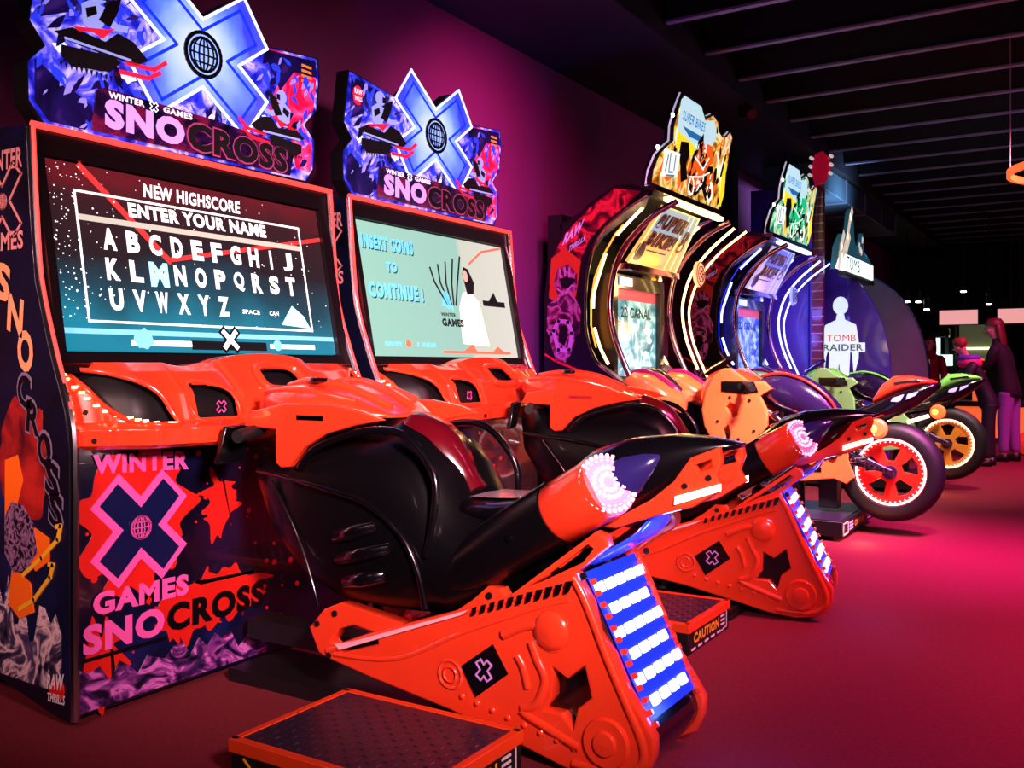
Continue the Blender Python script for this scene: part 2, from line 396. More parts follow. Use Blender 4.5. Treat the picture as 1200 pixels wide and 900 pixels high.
LITRED = glow('header_red_print', (225, 30, 60), 1.0)
LITLIL = glow('header_lilac_print', (206, 150, 255), 1.0)
LITWHITE = glow('header_white_print', (225, 225, 255), 1.15)
MOUNT = art('mountain_print', [(.38, (10, 8, 30)), (.47, (60, 30, 90)), (.55, (140, 60, 150)), (.62, (226, 120, 214)), (.75, (60, 24, 90))], 9, 0, 8, 2.2, .35, (1, 1, 1.6))
MOUNT2 = art('rock_print', [(.36, (20, 16, 40)), (.46, (70, 60, 90)), (.54, (230, 200, 205)), (.62, (90, 70, 110)), (.75, (30, 24, 50))], 8, 0, 8, 2.0, .35)
SIDEART = art('side_night_print', [(.3, (5, 5, 14)), (.55, (10, 16, 46)), (.8, (24, 40, 110))], 2.2, 0, 3, .5, .35, coat=.1)
FRONTART = art('front_night_print', [(.35, (8, 7, 18)), (.6, (14, 16, 52)), (.8, (34, 40, 130))], 2.6, 0, 3, .5, .22, coat=.6)
REDTRIM = glow('red_sheen_trim', (255, 66, 60), 1.5)
LED = glow('warm_led', (255, 214, 140), 4.5)
SCR = {}
def screen_mat(name, build):
    m = bpy.data.materials.new(name); m.use_nodes = True; nt = m.node_tree; b = nt.nodes['Principled BSDF']
    b.inputs['Base Color'].default_value = (.01, .01, .012, 1); b.inputs['Roughness'].default_value = .35; b.inputs['Specular IOR Level'].default_value = .25
    build(nt, b); return m
def scr_score(nt, b):
    L = nt.links; tc = nt.nodes.new('ShaderNodeTexCoord'); se = nt.nodes.new('ShaderNodeSeparateXYZ'); L.new(tc.outputs['Generated'], se.inputs[0])
    n = nt.nodes.new('ShaderNodeTexNoise'); n.inputs['Scale'].default_value = 3; n.inputs['Detail'].default_value = 6; L.new(tc.outputs['Object'], n.inputs['Vector'])
    a = nt.nodes.new('ShaderNodeMath'); a.operation = 'MULTIPLY_ADD'; L.new(n.outputs['Fac'], a.inputs[0]); a.inputs[1].default_value = .4; q_ = nt.nodes.new('ShaderNodeMath'); q_.operation = 'MULTIPLY'; q_.inputs[1].default_value = .8; L.new(se.outputs[2], q_.inputs[0]); L.new(q_.outputs[0], a.inputs[2])
    rp = nt.nodes.new('ShaderNodeValToRGB'); cr = rp.color_ramp
    for _ in range(3): cr.elements.new(.5)
    for e, (p, c) in zip(cr.elements, [(.28, (16, 150, 180)), (.46, (18, 80, 100)), (.62, (36, 26, 32)), (.86, (60, 24, 30)), (.98, (120, 22, 34))]): e.position = min(p, 1); e.color = lin(c)
    L.new(a.outputs[0], rp.inputs[0]); L.new(rp.outputs[0], b.inputs['Emission Color']); b.inputs['Emission Strength'].default_value = .9
def scr_coins(nt, b):
    L = nt.links; tc = nt.nodes.new('ShaderNodeTexCoord'); se = nt.nodes.new('ShaderNodeSeparateXYZ'); L.new(tc.outputs['Generated'], se.inputs[0])
    rp = nt.nodes.new('ShaderNodeValToRGB'); cr = rp.color_ramp; cr.elements.new(.5); cr.elements.new(.6)
    for e, (p, c) in zip(cr.elements, [(0, (176, 226, 208)), (.64, (170, 214, 200)), (.67, (222, 222, 206)), (1, (236, 226, 216))]): e.position = p; e.color = lin(c)
    L.new(se.outputs[1], rp.inputs[0]); L.new(rp.outputs[0], b.inputs['Emission Color']); b.inputs['Emission Strength'].default_value = 1.0
SCORE = screen_mat('highscore_screen', scr_score); COINS = screen_mat('coin_screen', scr_coins)
PROF = [(-2.657, .02), (-2.661, .4), (-2.661, .84), (-2.687, .97), (-2.735, 1.08), (-2.775, 1.18), (-2.84, 1.37), (-2.866, 1.58), (-2.889, 1.864)]
def px(z):   # X of the cabinet's front edge at height z
    for (a, za), (b, zb) in zip(PROF, PROF[1:]):
        if z <= zb: t = max(0, (z-za)/(zb-za)); return a+(b-a)*t
    return PROF[-1][0]
HOUT = [(1.82,1.885),(1.763,1.954),(1.759,2.08),(1.82,2.15),(1.765,2.22),(1.80,2.463),(1.918,2.451),(2.15,2.42),(2.12,2.378),(2.295,2.531),(2.42,2.41),(2.60,2.545),(2.76,2.40),(2.77,2.425),(3.10,2.46),(3.11,2.38),(3.094,2.227),(3.02,2.147),(3.084,2.086),(3.073,1.96),(3.03,1.90)]
def dash_front(y):   # X of the dashboard's front face
    t = (y-1.765)/(3.107-1.765)
    pts = [(0, -2.665), (.06, -2.60), (.13, -2.50), (.30, -2.475), (.42, -2.47), (.60, -2.47), (.72, -2.475), (.88, -2.52), (1, -2.60)]
    for (a, xa), (b, xb) in zip(pts, pts[1:]):
        if t <= b: k = (t-a)/(b-a); k = k*k*(3-2*k); return xa+(xb-xa)*k
    return -2.6
def arrow_eye(m=False):   # leaf-shaped speaker opening, in (y, z)
    P = [(1.80, 1.085), (1.87, 1.085), (1.93, 1.055), (1.98, 1.015), (2.01, .955), (2.02, .91), (1.95, .915), (1.89, .935), (1.845, .975), (1.815, 1.03)]
    return [(4.872-y, z) for y, z in P] if m else P
def snocross_cabinet(shift, variant, label):
    r = root('arcade_cabinet', (-3.1, 2.436, 0), (0, shift, 0), label, 'arcade cabinet', 'snowmobile arcade cabinets')
    side = lambda y: (lambda u, v, w: (u, y-w, v))           # plane facing -Y
    frontm = lambda x: (lambda u, v, w: (x+w, u, v))          # plane facing +X
    body = PROF+[(-3.0, 1.875), (-3.5, 1.875), (-3.5, .12), (-3.03, .09), (-2.75, .03)]
    for y0 in (1.736, 3.107):
        sp = obj('side_panel', MB().prism([(a, y0, b) for a, b in body], (0, .03, 0)), SIDEART if y0 < 2 else BLACKG, r)
        obj('edge_moulding', MB().tube(smoothpath([(a+.003, y0+.015, b) for a, b in PROF], 3), .014, 8), CHROME, r, label='chrome edge moulding')
        if y0 < 2:
            S = side(y0)
            mt = MB(); flat(mt, jag(-3.44, -2.70, .10, .33, 26, .10, 3), S, 0, .0012); mt2 = [v for v in mt.v]
            # keep the rock print inside the sloped bottom edge
            mt.v = [(x, y, max(z, .02+(.10 if x < -3.03 else .10*(-2.68-x)/.35))) for x, y, z in mt.v]
            obj('mountain_print', mt, MOUNT2, sp)
            a = MB(); text(a, 'WINTER', [(-3.13, 1.735), (-2.905, 1.735), (-2.905, 1.80), (-3.13, 1.80)], S, .002, .03)
            text(a, 'GAMES', [(-3.13, 1.475), (-2.90, 1.475), (-2.90, 1.535), (-3.13, 1.535)], S, .002, .03)
            line(a, xshape((-3.02, 1.635), .13, .032, 50), .008, S, 0, .002, True); globe(a, (-3.02, 1.635), .025, S, 0, .002, .004)
            obj('side_lettering', a, mat('pale_pink_print', (236, 150, 150), .4), sp)
            b_ = MB()   # SNO running down the side, then CROSS in outline
            for s_, u, v, h in (('S', -3.06, 1.33, .12), ('N', -2.99, 1.22, .12), ('O', -2.935, 1.10, .13)):
                text(b_, s_, [(u, v), (u+.085, v-.03), (u+.095, v-.03+h), (u+.01, v+h)], S, .0025, .04)
            obj('side_lettering', b_, mat('peach_print', (250, 170, 120), .4), sp)
            c_ = MB(); d_ = MB()
            for s_, u, v in (('C', -2.935, .985), ('R', -2.885, .90), ('O', -2.825, .805), ('S', -2.785, .715), ('S', -2.765, .62)):
                text(d_, s_, [(u-.004, v-.006), (u+.079, v-.03), (u+.085, v+.088), (u+.004, v+.112)], S, .0020, .06)
                text(c_, s_, [(u+.002, v), (u+.072, v-.022), (u+.077, v+.078), (u+.010, v+.10)], S, .0026, .03)
            obj('side_lettering', d_, mat('dim_grey_print', (120, 110, 140), .4), sp); obj('side_lettering', c_, BLACKP, sp)
            e_ = MB(); flat(e_, splat((-2.90, .80), .13, 22, .2, 1.5, 4), S, 0, .0014); obj('haze_print', e_, art('side_red_haze', [(.3, (60, 10, 20)), (.7, (190, 40, 30))], 6, 0), sp)
            g = MB(); flat(g, [(-3.0, .80), (-2.93, .82), (-2.90, .74), (-2.95, .62), (-3.0, .60)], S, 0, .003)
            flat(g, [(-2.85, .60), (-2.76, .57), (-2.76, .50), (-2.83, .46), (-2.88, .50)], S, 0, .003)
            flat(g, [(-2.96, .46), (-2.86, .42), (-2.84, .33), (-2.92, .30), (-2.98, .34)], S, 0, .003)
            obj('sled_print', g, ORANGEP, sp)
            h_ = MB(); flat(h_, [(-3.0, .62), (-2.96, .67), (-2.90, .66), (-2.84, .60), (-2.82, .52), (-2.88, .46), (-2.95, .44), (-3.0, .5)], S, 0, .0036)
            obj('rider_print', h_, art('rider_ink', [(.4, (16, 10, 24)), (.52, (150, 110, 150)), (.6, (30, 20, 40))], 26, 0), sp)
            k_ = MB(); line(k_, [(-2.90, .44), (-2.80, .505), (-2.715, .57), (-2.70, .615), (-2.72, .61)], .014, S, 0, .0045)
            line(k_, [(-2.92, .33), (-2.84, .37), (-2.755, .45), (-2.74, .49), (-2.76, .49)], .014, S, 0, .0045)
            obj('ski_print', k_, YELLP, sp)
            q = MB(); flat(q, circle((-2.72, .11), .036, 18), S, 0, .004); obj('maker_badge', q, RED, sp)
            q = MB(); text(q, 'RAW', [(-2.77, .105), (-2.68, .112), (-2.68, .165), (-2.77, .150)], S, .0048, .03, .2)
            text(q, 'THRILLS', [(-2.765, .068), (-2.675, .07), (-2.675, .10), (-2.765, .095)], S, .0048, .03, .2); obj('maker_lettering', q, WHITEP, sp)
    # shell between the sides
    obj('back_panel', MB().box(-3.5, -3.47, 1.767, 3.106, .12, 1.87), BLACKM, r)
    obj('top_panel', MB().box(-3.47, -2.90, 1.767, 3.106, 1.84, 1.87), BLACKM, r)
    fp = obj('front_panel', MB().box(-2.69, -2.672, 1.767, 3.106, .02, .85), FRONTART, r)
    F = frontm(-2.672)
    a = MB(); rn = random.Random(5)
    flat(a, splat((1.99, .60), .20, 40, .32, 1.25, 11), F); flat(a, splat((2.20, .27), .13, 40, .5, .75, 2), F, 0, .0018)
    flat(a, splat((2.34, .28), .21, 44, .35, .42, 9), F, 0, .0021); flat(a, splat((1.86, .18), .08, 26, .7, 1.4, 8), F, 0, .0024); flat(a, splat((2.32, .62), .07, 30, .6, 1.5, 21), F, 0, .0026)
    obj('splash_print', a, RED, fp); a = MB()
    for k in range(70):
        u, v = rn.uniform(1.8, 2.75), rn.uniform(.12, .8); flat(a, circle((u, v), rn.uniform(.003, .013), 7), F, 0, .0016)
    obj('splash_drops', a, RED, fp, kind='stuff')
    a = MB(); P = jag(1.775, 2.55, .03, .13, 22, .05, 6); flat(a, P, F, 0, .003); obj('mountain_print', a, MOUNT, fp)
    a = MB(); flat(a, xshape((1.995, .575), .188, .072, 45), F, .0028, .004); obj('logo', a, PINK, fp)
    a = MB(); flat(a, xshape((1.995, .575), .168, .046, 45), F, .004, .005); flat(a, circle((1.995, .575), .05), F, .005, .006); obj('logo_inset', a, NAVY, fp)
    a = MB(); globe(a, (1.995, .575), .037, F, .006, .0072, .0055)
    text(a, 'WINTER', [(1.82, .765), (2.185, .748), (2.185, .812), (1.82, .825)], F, .006, .05)
    text(a, 'GAMES', [(1.82, .322), (2.185, .318), (2.185, .39), (1.82, .395)], F, .006, .05)
    text(a, 'SNO', [(1.785, .205), (2.085, .205), (2.085, .30), (1.785, .30)], F, .007, .05); obj('front_lettering', a, PINK, fp)
    a = MB(); text(a, 'CROSS', [(2.095, .205), (2.53, .205), (2.53, .30), (2.095, .30)], F, .007, .05)
    line(a, [(1.77, .19), (2.09, .19)], .012, F, .003, .005); obj('front_lettering', a, BLACKP, fp)
    # monitor bezel and screen (screen leans back)
    def sx(z): return px(z)-.035
    bz = MB()
    def slab(y0, y1, z0, z1, d0, d1):   # slab following the leaning front
        bz.prism([(px(z0)-d0, y0, z0), (px(z0)-d1, y0, z0), (px(z1)-d1, y0, z1), (px(z1)-d0, y0, z1)], (0, y1-y0, 0))
    slab(1.767, 3.106, 1.785, 1.862, .004, .05); slab(1.767, 3.106, 1.08, 1.145, .004, .05)
    slab(1.767, 1.797, 1.145, 1.785, .004, .05); slab(3.056, 3.106, 1.145, 1.785, .004, .05)
    obj('bezel', bz, BEZEL, r)
    A, B = Vector((px(1.15)-.022, 0, 1.15)), Vector((px(1.78)-.022, 0, 1.78)); dr = (B-A).normalized(); nm = Vector((dr.z, 0, -dr.x))
    def SM(u, v, w):   # u = y, v = height on the screen 0..0.63
        p = A+dr*(v*(B-A).length/.63)+nm*w; return (p.x, u, p.z)
    scb = MB(); flat(scb, rect(1.799, .004, 3.054, .628), SM, -.02, 0)
    sc = obj('screen', scb, SCORE if variant == 'score' else COINS, r, label='lit screen asking for a name' if variant == 'score' else 'lit pale green screen asking for coins')
    g = lambda n, c, e=1.0: glow(n, c, e)
    if variant == 'score':
        WH = g('screen_white', (232, 236, 238), 1.25)
        a = MB(); line(a, [(1.90, .10), (2.93, .10), (2.93, .535), (1.90, .535)], .008, SM, .001, .002, True)
        a2 = MB(); flat(a2, rect(1.90, .437, 2.93, .457), SM, .001, .002); obj('screen_bar', a2, g('screen_grey', (170, 180, 165), .9), sc)
        text(a, 'NEW HIGHSCORE', rect(2.17, .553, 2.62, .604), SM, .002, .035, .15); text(a, 'ENTER YOUR NAME', rect(2.10, .472, 2.74, .524), SM, .002, .05)
        for j, row in enumerate(('ABCDEFGHIJ', 'KLMNOPQRST', 'UVWXYZ')):
            for i, ch in enumerate(row):
                if ch == 'M': continue
                u = 1.985+i*.092; v = .345-j*.103; wd = .052 if ch != 'I' else .012
                if ch == 'I': u += .02
                text(a, ch, rect(u, v, u+wd, v+.076), SM, .002, .05)
        text(a, 'SPACE', rect(2.56, .155, 2.65, .172), SM, .002, .02); text(a, 'CAN', rect(2.70, .155, 2.75, .172), SM, .002, .02)
        flat(a, rect(2.05, .022, 2.30, .042), SM, .001, .002); flat(a, rect(2.68, .022, 2.93, .040), SM, .001, .002)
        obj('screen_lettering', a, WH, sc)
        a = MB(); u = 1.985+2*.092; text(a, 'M', rect(u-.012, .232, u+.066, .320), SM, .002, .06); obj('screen_lettering', a, g('screen_cyan', (130, 215, 255), 2.2), sc)
        a = MB(); flat(a, rect(1.80, .058, 3.05, .076), SM, .001, .0018); flat(a, splat((2.10, .045), .038, 14, .3, .9, 3), SM, .002, .003); flat(a, circle((2.72, .035), .022, 12), SM, .002, .003)
        obj('screen_bar', a, g('screen_teal', (110, 190, 220), 1.0), sc)
        a = MB(); flat(a, rect(2.30, .012, 2.66, .045), SM, .001, .0022); line(a, xshape((2.48, .052), .052, .014, 45), .008, SM, .002, .005, True); obj('screen_mark', a, g('screen_dark', (14, 18, 24), .2), sc)
        a = MB(); flat(a, xshape((2.48, .052), .05, .013, 45), SM, .002, .0035); obj('screen_mark', a, WH, sc)
        a = MB(); line(a, [(1.93, .624), (2.25, .33)], .022, SM, .0002, .0008); line(a, [(2.25, .335), (3.05, .50)], .016, SM, .0002, .0008); obj('screen_streak', a, g('screen_red', (240, 50, 50), 1.0), sc)
        a = MB(); rn = random.Random(2)
        for k in range(190):
            u = 1.80+abs(rn.gauss(0, .10)) if rn.random() < .6 else rn.uniform(1.8, 3.05)
            flat(a, circle((min(u, 3.04), rn.uniform(.09, .62)), rn.uniform(.0012, .0038), 6), SM, .0009, .0011)
        obj('screen_stars', a, WH, sc, kind='stuff')
        a = MB(); flat(a, [(2.76, .12), (2.92, .11), (2.89, .16), (2.83, .20)], SM, .0006, .0012); obj('screen_glint', a, g('screen_mint', (150, 240, 220), 1.2), sc)
    else:
        CY = g('screen_sky', (96, 196, 226), 1.0); DK = g('screen_shadow', (24, 60, 70), .7)
        for w_, m_, d in ((.0015, DK, -.006), (.003, CY, 0)):
            a = MB()
            text(a, 'INSERT COINS', rect(1.83-d, .50+d, 2.22-d, .568+d), SM, w_, .06, .1); text(a, 'TO', rect(1.99-d, .40+d, 2.07-d, .45+d), SM, w_, .06, .1)
            text(a, 'CONTINUE !', rect(1.84-d, .27+d, 2.25-d, .345+d), SM, w_, .06, .1)
            obj('screen_lettering', a, m_, sc)
        a = MB(); [flat(a, rect(1.90+.022*k, .047, 1.914+.022*k, .068), SM, .001, .002) for k in (0, 1, 2, 3, 4, 5, 11, 13, 14, 15, 16, 17)]
        flat(a, [(2.40, .26), (2.49, .24), (2.47, .32), (2.42, .34)], SM, .001, .003); obj('screen_lettering', a, CY, sc)
        a = MB(); text(a, 'WINTER', rect(2.37, .205, 2.50, .225), SM, .005, .04); text(a, 'GAMES', rect(2.37, .155, 2.56, .195), SM, .005, .06)
        for k in range(5): line(a, [(2.44+.02*k, .27), (2.36+.05*k, .38), (2.34+.07*k, .45+.02*k)], .012, SM, .002, .003)
        flat(a, [(2.62, .44), (2.64, .48), (2.68, .47), (2.72, .40), (2.70, .34), (2.64, .33)], SM, .002, .003)
        flat(a, [(2.83, .30), (2.90, .36), (2.93, .31)], SM, .001, .002); flat(a, rect(2.78, .28, 3.0, .31), SM, .001, .002); obj('screen_lettering', a, g('screen_ink', (18, 22, 26), .2), sc)
        a = MB(); flat(a, [(2.53, .07), (2.55, .26), (2.60, .34), (2.66, .35), (2.74, .30), (2.78, .06)], SM, .001, .002); obj('screen_figure', a, g('screen_cream', (238, 232, 210), 1.2), sc)
        a = MB(); flat(a, circle((2.645, .43), .022, 14, .032), SM, .003, .004); obj('screen_figure', a, g('screen_skin', (222, 168, 150), .9), sc)
        a = MB(); flat(a, circle((2.075, .06), .021, 16, .017), SM, .001, .003); flat(a, rect(2.35, .018, 2.98, .032), SM, .001, .0018); flat(a, [(2.50, .02), (2.62, .07), (2.66, .02)], SM, .001, .002); flat(a, [(2.78, .02), (2.86, .06), (2.94, .02)], SM, .001, .002)
        line(a, [(2.70, .50), (2.84, .58), (3.04, .62)], .012, SM, .001, .002); obj('screen_mark', a, g('screen_coral', (226, 110, 80), .9), sc)
    # reflective red trim round the monitor frame, its shine put in as glow
    tr = MB().tube([(PROF[-1][0]+.008, 1.75, 1.872), (PROF[-1][0]+.008, 3.125, 1.872)], .011, 8)
    for y0 in (1.752, 3.122): tr.tube(smoothpath([(a+.010, y0, b) for a, b in PROF[3:]], 3), .009, 8)
    obj('red_trim', tr, REDTRIM, r, label='reflective red trim with painted shine around the monitor frame')
    # dashboard ------------------------------------------------------------
    E1, E2 = arrow_eye(), arrow_eye(True)
    MID = [(2.10, .93), (2.265, .93), (2.265, 1.0), (2.22, 1.035), (2.10, 1.045)]
    CEN = [(2.43, 1.02), (2.60, 1.02), (2.62, 1.05), (2.59, 1.10), (2.44, 1.10), (2.41, 1.06)]
    def bump(y, c, w_): return max(0, 1-((y-c)/w_)**2)
    def DS(y, s, d=0):
        """dashboard surface; s 0 (bottom back) .. 1 (top back); d = inward depth"""
        X = dash_front(y); top = 1.115+.035*bump(y, 2.51, .22)**.5-.012*bump(y, 2.15, .07)
        lip = .05 if 2.06 < y < 2.30 else .03
        X += .02*bump(y, 2.17, .12)**.5
        prof = [(-2.665, .845), (X-.035, .842), (X, .855), (X+.004, .905), (X-lip, .925), (X-lip-.03, 1.02), (X-lip-.10, 1.085), (X-lip-.15, top), (-2.74, top-.005), (-2.80, 1.10)]
        n = len(prof)-1; t = s*n; i = min(int(t), n-1); k = t-i; x = prof[i][0]*(1-k)+prof[i+1][0]*k; z = prof[i][1]*(1-k)+prof[i+1][1]*k
        return (x-d*.9, y, z-d*.2)
    def zz(y, s): return DS(y, s)[2]
    def hole(y, s):
        if s < .45 or s > .88: return 0
        p = (y, zz(y, s)); return 1 if (inpoly(p, E1) or inpoly(p, E2) or inpoly(p, MID) or inpoly(p, CEN)) else 0
    y0, y1 = 1.768, 3.104
    g_ = MB().grid(220, 130, lambda a, b: DS(y0+(y1-y0)*a, b), lambda a, b: hole(y0+(y1-y0)*a, b))
    keep = [i for i, m_ in enumerate(g_.m) if not m_]; g_.f = [g_.f[i] for i in keep]; g_.m = [0]*len(keep); g_.b = [0]*len(keep)
    db = obj('dashboard', g_, ORANGE, r, smooth=50, label='glossy orange dashboard with black openings')
    obj('speaker_recess', MB().grid(40, 12, lambda a, b: DS(y0+.01+(y1-y0-.02)*a, .42+.46*b, .05)), BLACKM, db)
    def onsurf(y, z, d=-.004):
        best = min((abs(zz(y, .40+.5*i/120)-z), .40+.5*i/120) for i in range(121)); return Vector(DS(y, best[1], d))
    lp = smoothpath([(1.80, 1.09, 0), (1.785, 1.06, 0), (1.80, 1.01, 0), (1.83, .965, 0), (1.88, .935, 0), (1.96, .915, 0), (2.05, .912, 0)], 6)
    for mir in (0, 1):
        a = MB(); P = [onsurf(4.872-p[0] if mir else p[0], p[1]+.008) for p in lp[4:]]; d = 0; last = P[0]
        pts = []; acc = 0
        for p, q in zip(P, P[1:]):
            acc += (q-p).length; pts.append((acc, q))
        for k in range(14):
            t = acc*k/14; q = min(pts, key=lambda e: abs(e[0]-t))[1]; obj('led', MB().box(q.x-.004, q.x+.006, q.y-.008, q.y+.008, q.z-.004, q.z+.004), LED, db)
    for nm_, LP, rr in (('opening_rim', E1, .009), ('opening_rim', E2, .009), ('opening_rim', MID, .006)): obj(nm_, MB().tube(smoothpath([onsurf(y, z, -.002) for y, z in LP], 4, True), rr, 6, True), ORANGE, db, smooth=80)
    P = [onsurf(y, z, -.012) for y, z in CEN]; obj('centre_rim', MB().tube(smoothpath(P, 4, True), .016, 8, True), ORANGE, db)
    bl = MB()
    for y, z in ((1.80, .872), (2.21, .872), (2.60, .872), (3.06, .872), (1.80, .96)): q = onsurf(y, z, -.002) if z > .9 else Vector((DS(y, .25)[0]+.004, y, z)); bl.cyl(q, q+Vector((.006, 0, 0)), .008, n=10)
    obj('bolt', bl, BLACKM, db)
    MS = lambda u, v, w_: (dash_front(2.2)-.075+w_, u, v)
    a = MB(); line(a, xshape((2.225, .965), .022, .007, 45), .003, MS, 0, .002, True); obj('dash_logo', a, PINK, db)
    # marquee ----------------------------------------------------------------
    def HM(u, v, w_): return (-2.93+w_, u, v)
    a = MB(); flat(a, HOUT, HM, -.07, -.002); mq = obj('marquee', a, BLACKM, r, label='back-lit cut-out marquee with mountain picture and big X')
    a = MB(); ins = [(2.44+(u-2.44)*.985, 2.2+(v-2.2)*.975) for u, v in HOUT]; flat(a, ins, HM, -.002, 0); obj('marquee_face', a, HBLUE, mq)
    obj('marquee_foot', MB().box(-3.0, -2.94, 1.85, 3.04, 1.872, 1.90), BLACKM, mq)
    for nm_, mt_, n_, sz, sd, w_, an in (('marquee_shards', HNAVY, 110, .035, 3, .0012, 1.0), ('marquee_shards', glow('snow_lilac_print', (150, 140, 245), .8), 90, .022, 4, .0022, .9), ('marquee_shards', glow('royal_blue_print', (40, 60, 240), .9), 110, .03, 5, .0032, 1.9)):
        a = MB(); shards(a, [p for p in ins if True], HM, n_, sz, sd, .0008, w_, an); obj(nm_, a, mt_, mq, kind='stuff')
    # printed areas: pink at right, night corner at upper left and lower left
    a = MB(); flat(a, [(2.80, 2.15), (2.86, 2.30), (2.80, 2.42), (2.97, 2.43), (3.085, 2.36), (3.07, 2.23), (3.0, 2.147), (3.06, 2.08), (3.05, 1.95), (2.96, 1.95), (2.93, 2.10)], HM, 0, .001); obj('marquee_print', a, HPINK, mq)
    a = MB(); flat(a, [(1.81, 2.24), (1.82, 2.44), (2.10, 2.405), (2.05, 2.33), (1.94, 2.30)], HM, 0, .001)
    flat(a, [(1.79, 1.96), (1.79, 2.10), (1.86, 2.06), (2.02, 1.98), (1.97, 1.905), (1.84, 1.905)], HM, 0, .001)
    flat(a, [(2.77, 2.41), (3.08, 2.44), (3.09, 2.37), (2.95, 2.36), (2.87, 2.26)], HM, .001, .0018); obj('marquee_print', a, HNAVY, mq)
    a = MB(); xs = xshape((2.456, 2.30), .33, .105, 36); flat(a, xs, HM, .001, .012); obj('marquee_x', a, XLIGHT, mq)
    a = MB(); line(a, xs, .011, HM, .012, .016, True); obj('marquee_x_edge', a, XEDGE, mq)
    a = MB(); line(a, xshape((2.456, 2.30), .28, .07, 36), .012, HM, .012, .014, True); obj('marquee_x_line', a, glow('blue_neon_edge', (20, 50, 255), 1.1), mq)
    a = MB(); flat(a, circle((2.456, 2.293), .076, 28), HM, .014, .018); obj('marquee_globe', a, glow('globe_blue', (140, 175, 255), 1.2), mq)
    a = MB(); line(a, circle((2.456, 2.293), .083, 28), .014, HM, .014, .021, True); globe(a, (2.456, 2.293), .064, HM, .018, .021, .009); obj('marquee_globe_line', a, LITINK, mq)
    a = MB(); flat(a, [(1.985, 1.905), (2.0, 2.045), (2.03, 2.06), (2.50, 2.055), (2.91, 2.03), (2.93, 2.0), (2.91, 1.91)], HM, .012, .02); obj('title_plate', a, art('title_plate_print', [(.35, (8, 5, 24)), (.5, (40, 10, 60)), (.6, (120, 20, 60)), (.7, (20, 8, 40))], 9, .6, 4, .8), mq)
    a = MB(); text(a, 'SNO', [(2.03, 1.925), (2.365, 1.92), (2.365, 2.02), (2.03, 2.028)], HM, .022, .06); obj('marquee_lettering', a, LITLIL, mq)
    a = MB(); text(a, 'WINTER', rect(2.045, 2.030, 2.19, 2.052), HM, .022, .04); text(a, 'GAMES', rect(2.27, 2.030, 2.40, 2.052), HM, .022, .04); line(a, xshape((2.23, 2.041), .018, .006, 45), .003, HM, .02, .022, True)
    obj('marquee_lettering', a, LITWHITE, mq)
    a = MB(); text(a, 'CROSS', [(2.372, 1.914), (2.895, 1.909), (2.895, 2.022), (2.372, 2.030)], HM, .022, .07, 0, 1.12); obj('marquee_lettering', a, glow('mauve_outline_print', (170, 60, 110), .7), mq)
    a = MB(); text(a, 'CROSS', [(2.378, 1.920), (2.889, 1.915), (2.889, 2.016), (2.378, 2.024)], HM, .0235, .05, 0, 1.12); obj('marquee_lettering', a, LITINK, mq)
    a = MB(); flat(a, circle((1.865, 2.36), .035, 16, .045), HM, .001, .003); obj('maker_badge', a, LITRED, mq)
    a = MB(); text(a, 'RAW', rect(1.84, 2.365, 1.892, 2.39), HM, .004, .03); text(a, 'THRILLS', rect(1.84, 2.335, 1.892, 2.355), HM, .004, .03); obj('maker_lettering', a, LITWHITE, mq)
    a = MB()
    for k in range(4): flat(a, rect(2.995, 2.397-.022*k, 3.055, 2.408-.022*k), HM, .001, .003)
    obj('marquee_lettering', a, glow('gold_print', (220, 120, 40), 1.0), mq)
    # two snowmobiles with riders
    def sledpic(cx, cz, s, fl):
        T = lambda L: [(cx+fl*u*s, cz+v*s) for u, v in L]
        dk = MB(); flat(dk, T([(-.28, .0), (-.18, .05), (.02, .03), (.10, .10), (.20, .08), (.30, .0), (.22, -.05), (-.2, -.03)]), HM, .018, .022)
        flat(dk, T([(-.24, -.12), (-.18, -.16), (.05, -.13), (.12, -.06), (.08, -.04), (-.1, -.05), (-.24, -.06)]), HM, .018, .022)
        flat(dk, T([(-.02, .14), (.04, .26), (.12, .30), (.10, .22), (.05, .12)]), HM, .018, .023); obj('sled_print', dk, LITINK, mq)
        rd = MB(); flat(rd, T([(-.18, .055), (-.06, .06), (.0, .04), (.08, .12), (.03, .10), (-.14, .04)]), HM, .022, .025)
        line(rd, T([(.16, -.05), (.34, -.04), (.42, .02)]), .012*s*2, HM, .018, .022); line(rd, T([(.12, -.11), (.30, -.10), (.38, -.05)]), .012*s*2, HM, .018, .022); obj('sled_print', rd, LITRED, mq)
        wh = MB(); flat(wh, T([(-.05, .06), (-.11, .10), (-.12, .20), (-.06, .24), (.02, .22), (.03, .15), (-.01, .08)]), HM, .016, .019)
        flat(wh, T([(.0, .20), (.10, .15), (.17, .16), (.16, .12), (.08, .11), (-.02, .15)]), HM, .019, .021); flat(wh, T([(-.08, .09), (.02, .10), (.05, .02), (.0, -.01), (-.01, .05), (-.08, .05)]), HM, .019, .021)
        flat(wh, circle(T([(-.02, .285)])[0], .055*s, 14), HM, .016, .020); line(wh, T([(-.22, -.02), (.18, -.03)]), .008, HM, .022, .024); obj('rider_print', wh, glow('suit_print', (150, 160, 240), .9), mq)
        ik = MB(); flat(ik, T([(.0, .30), (.035, .30), (.035, .26), (.0, .255)]), HM, .020, .022); flat(ik, T([(-.10, .18), (-.04, .21), (-.03, .17), (-.09, .13)]), HM, .020, .022)
        for k in range(12): flat(ik, T([(-.25+k*.03, -.15), (-.235+k*.03, -.15), (-.24+k*.03, -.18)]), HM, .018, .021)
        obj('rider_detail', ik, LITINK, mq, kind='stuff')
    sledpic(2.02, 2.20, .62, 1); sledpic(2.85, 2.08, .52, -1)
    a = MB()
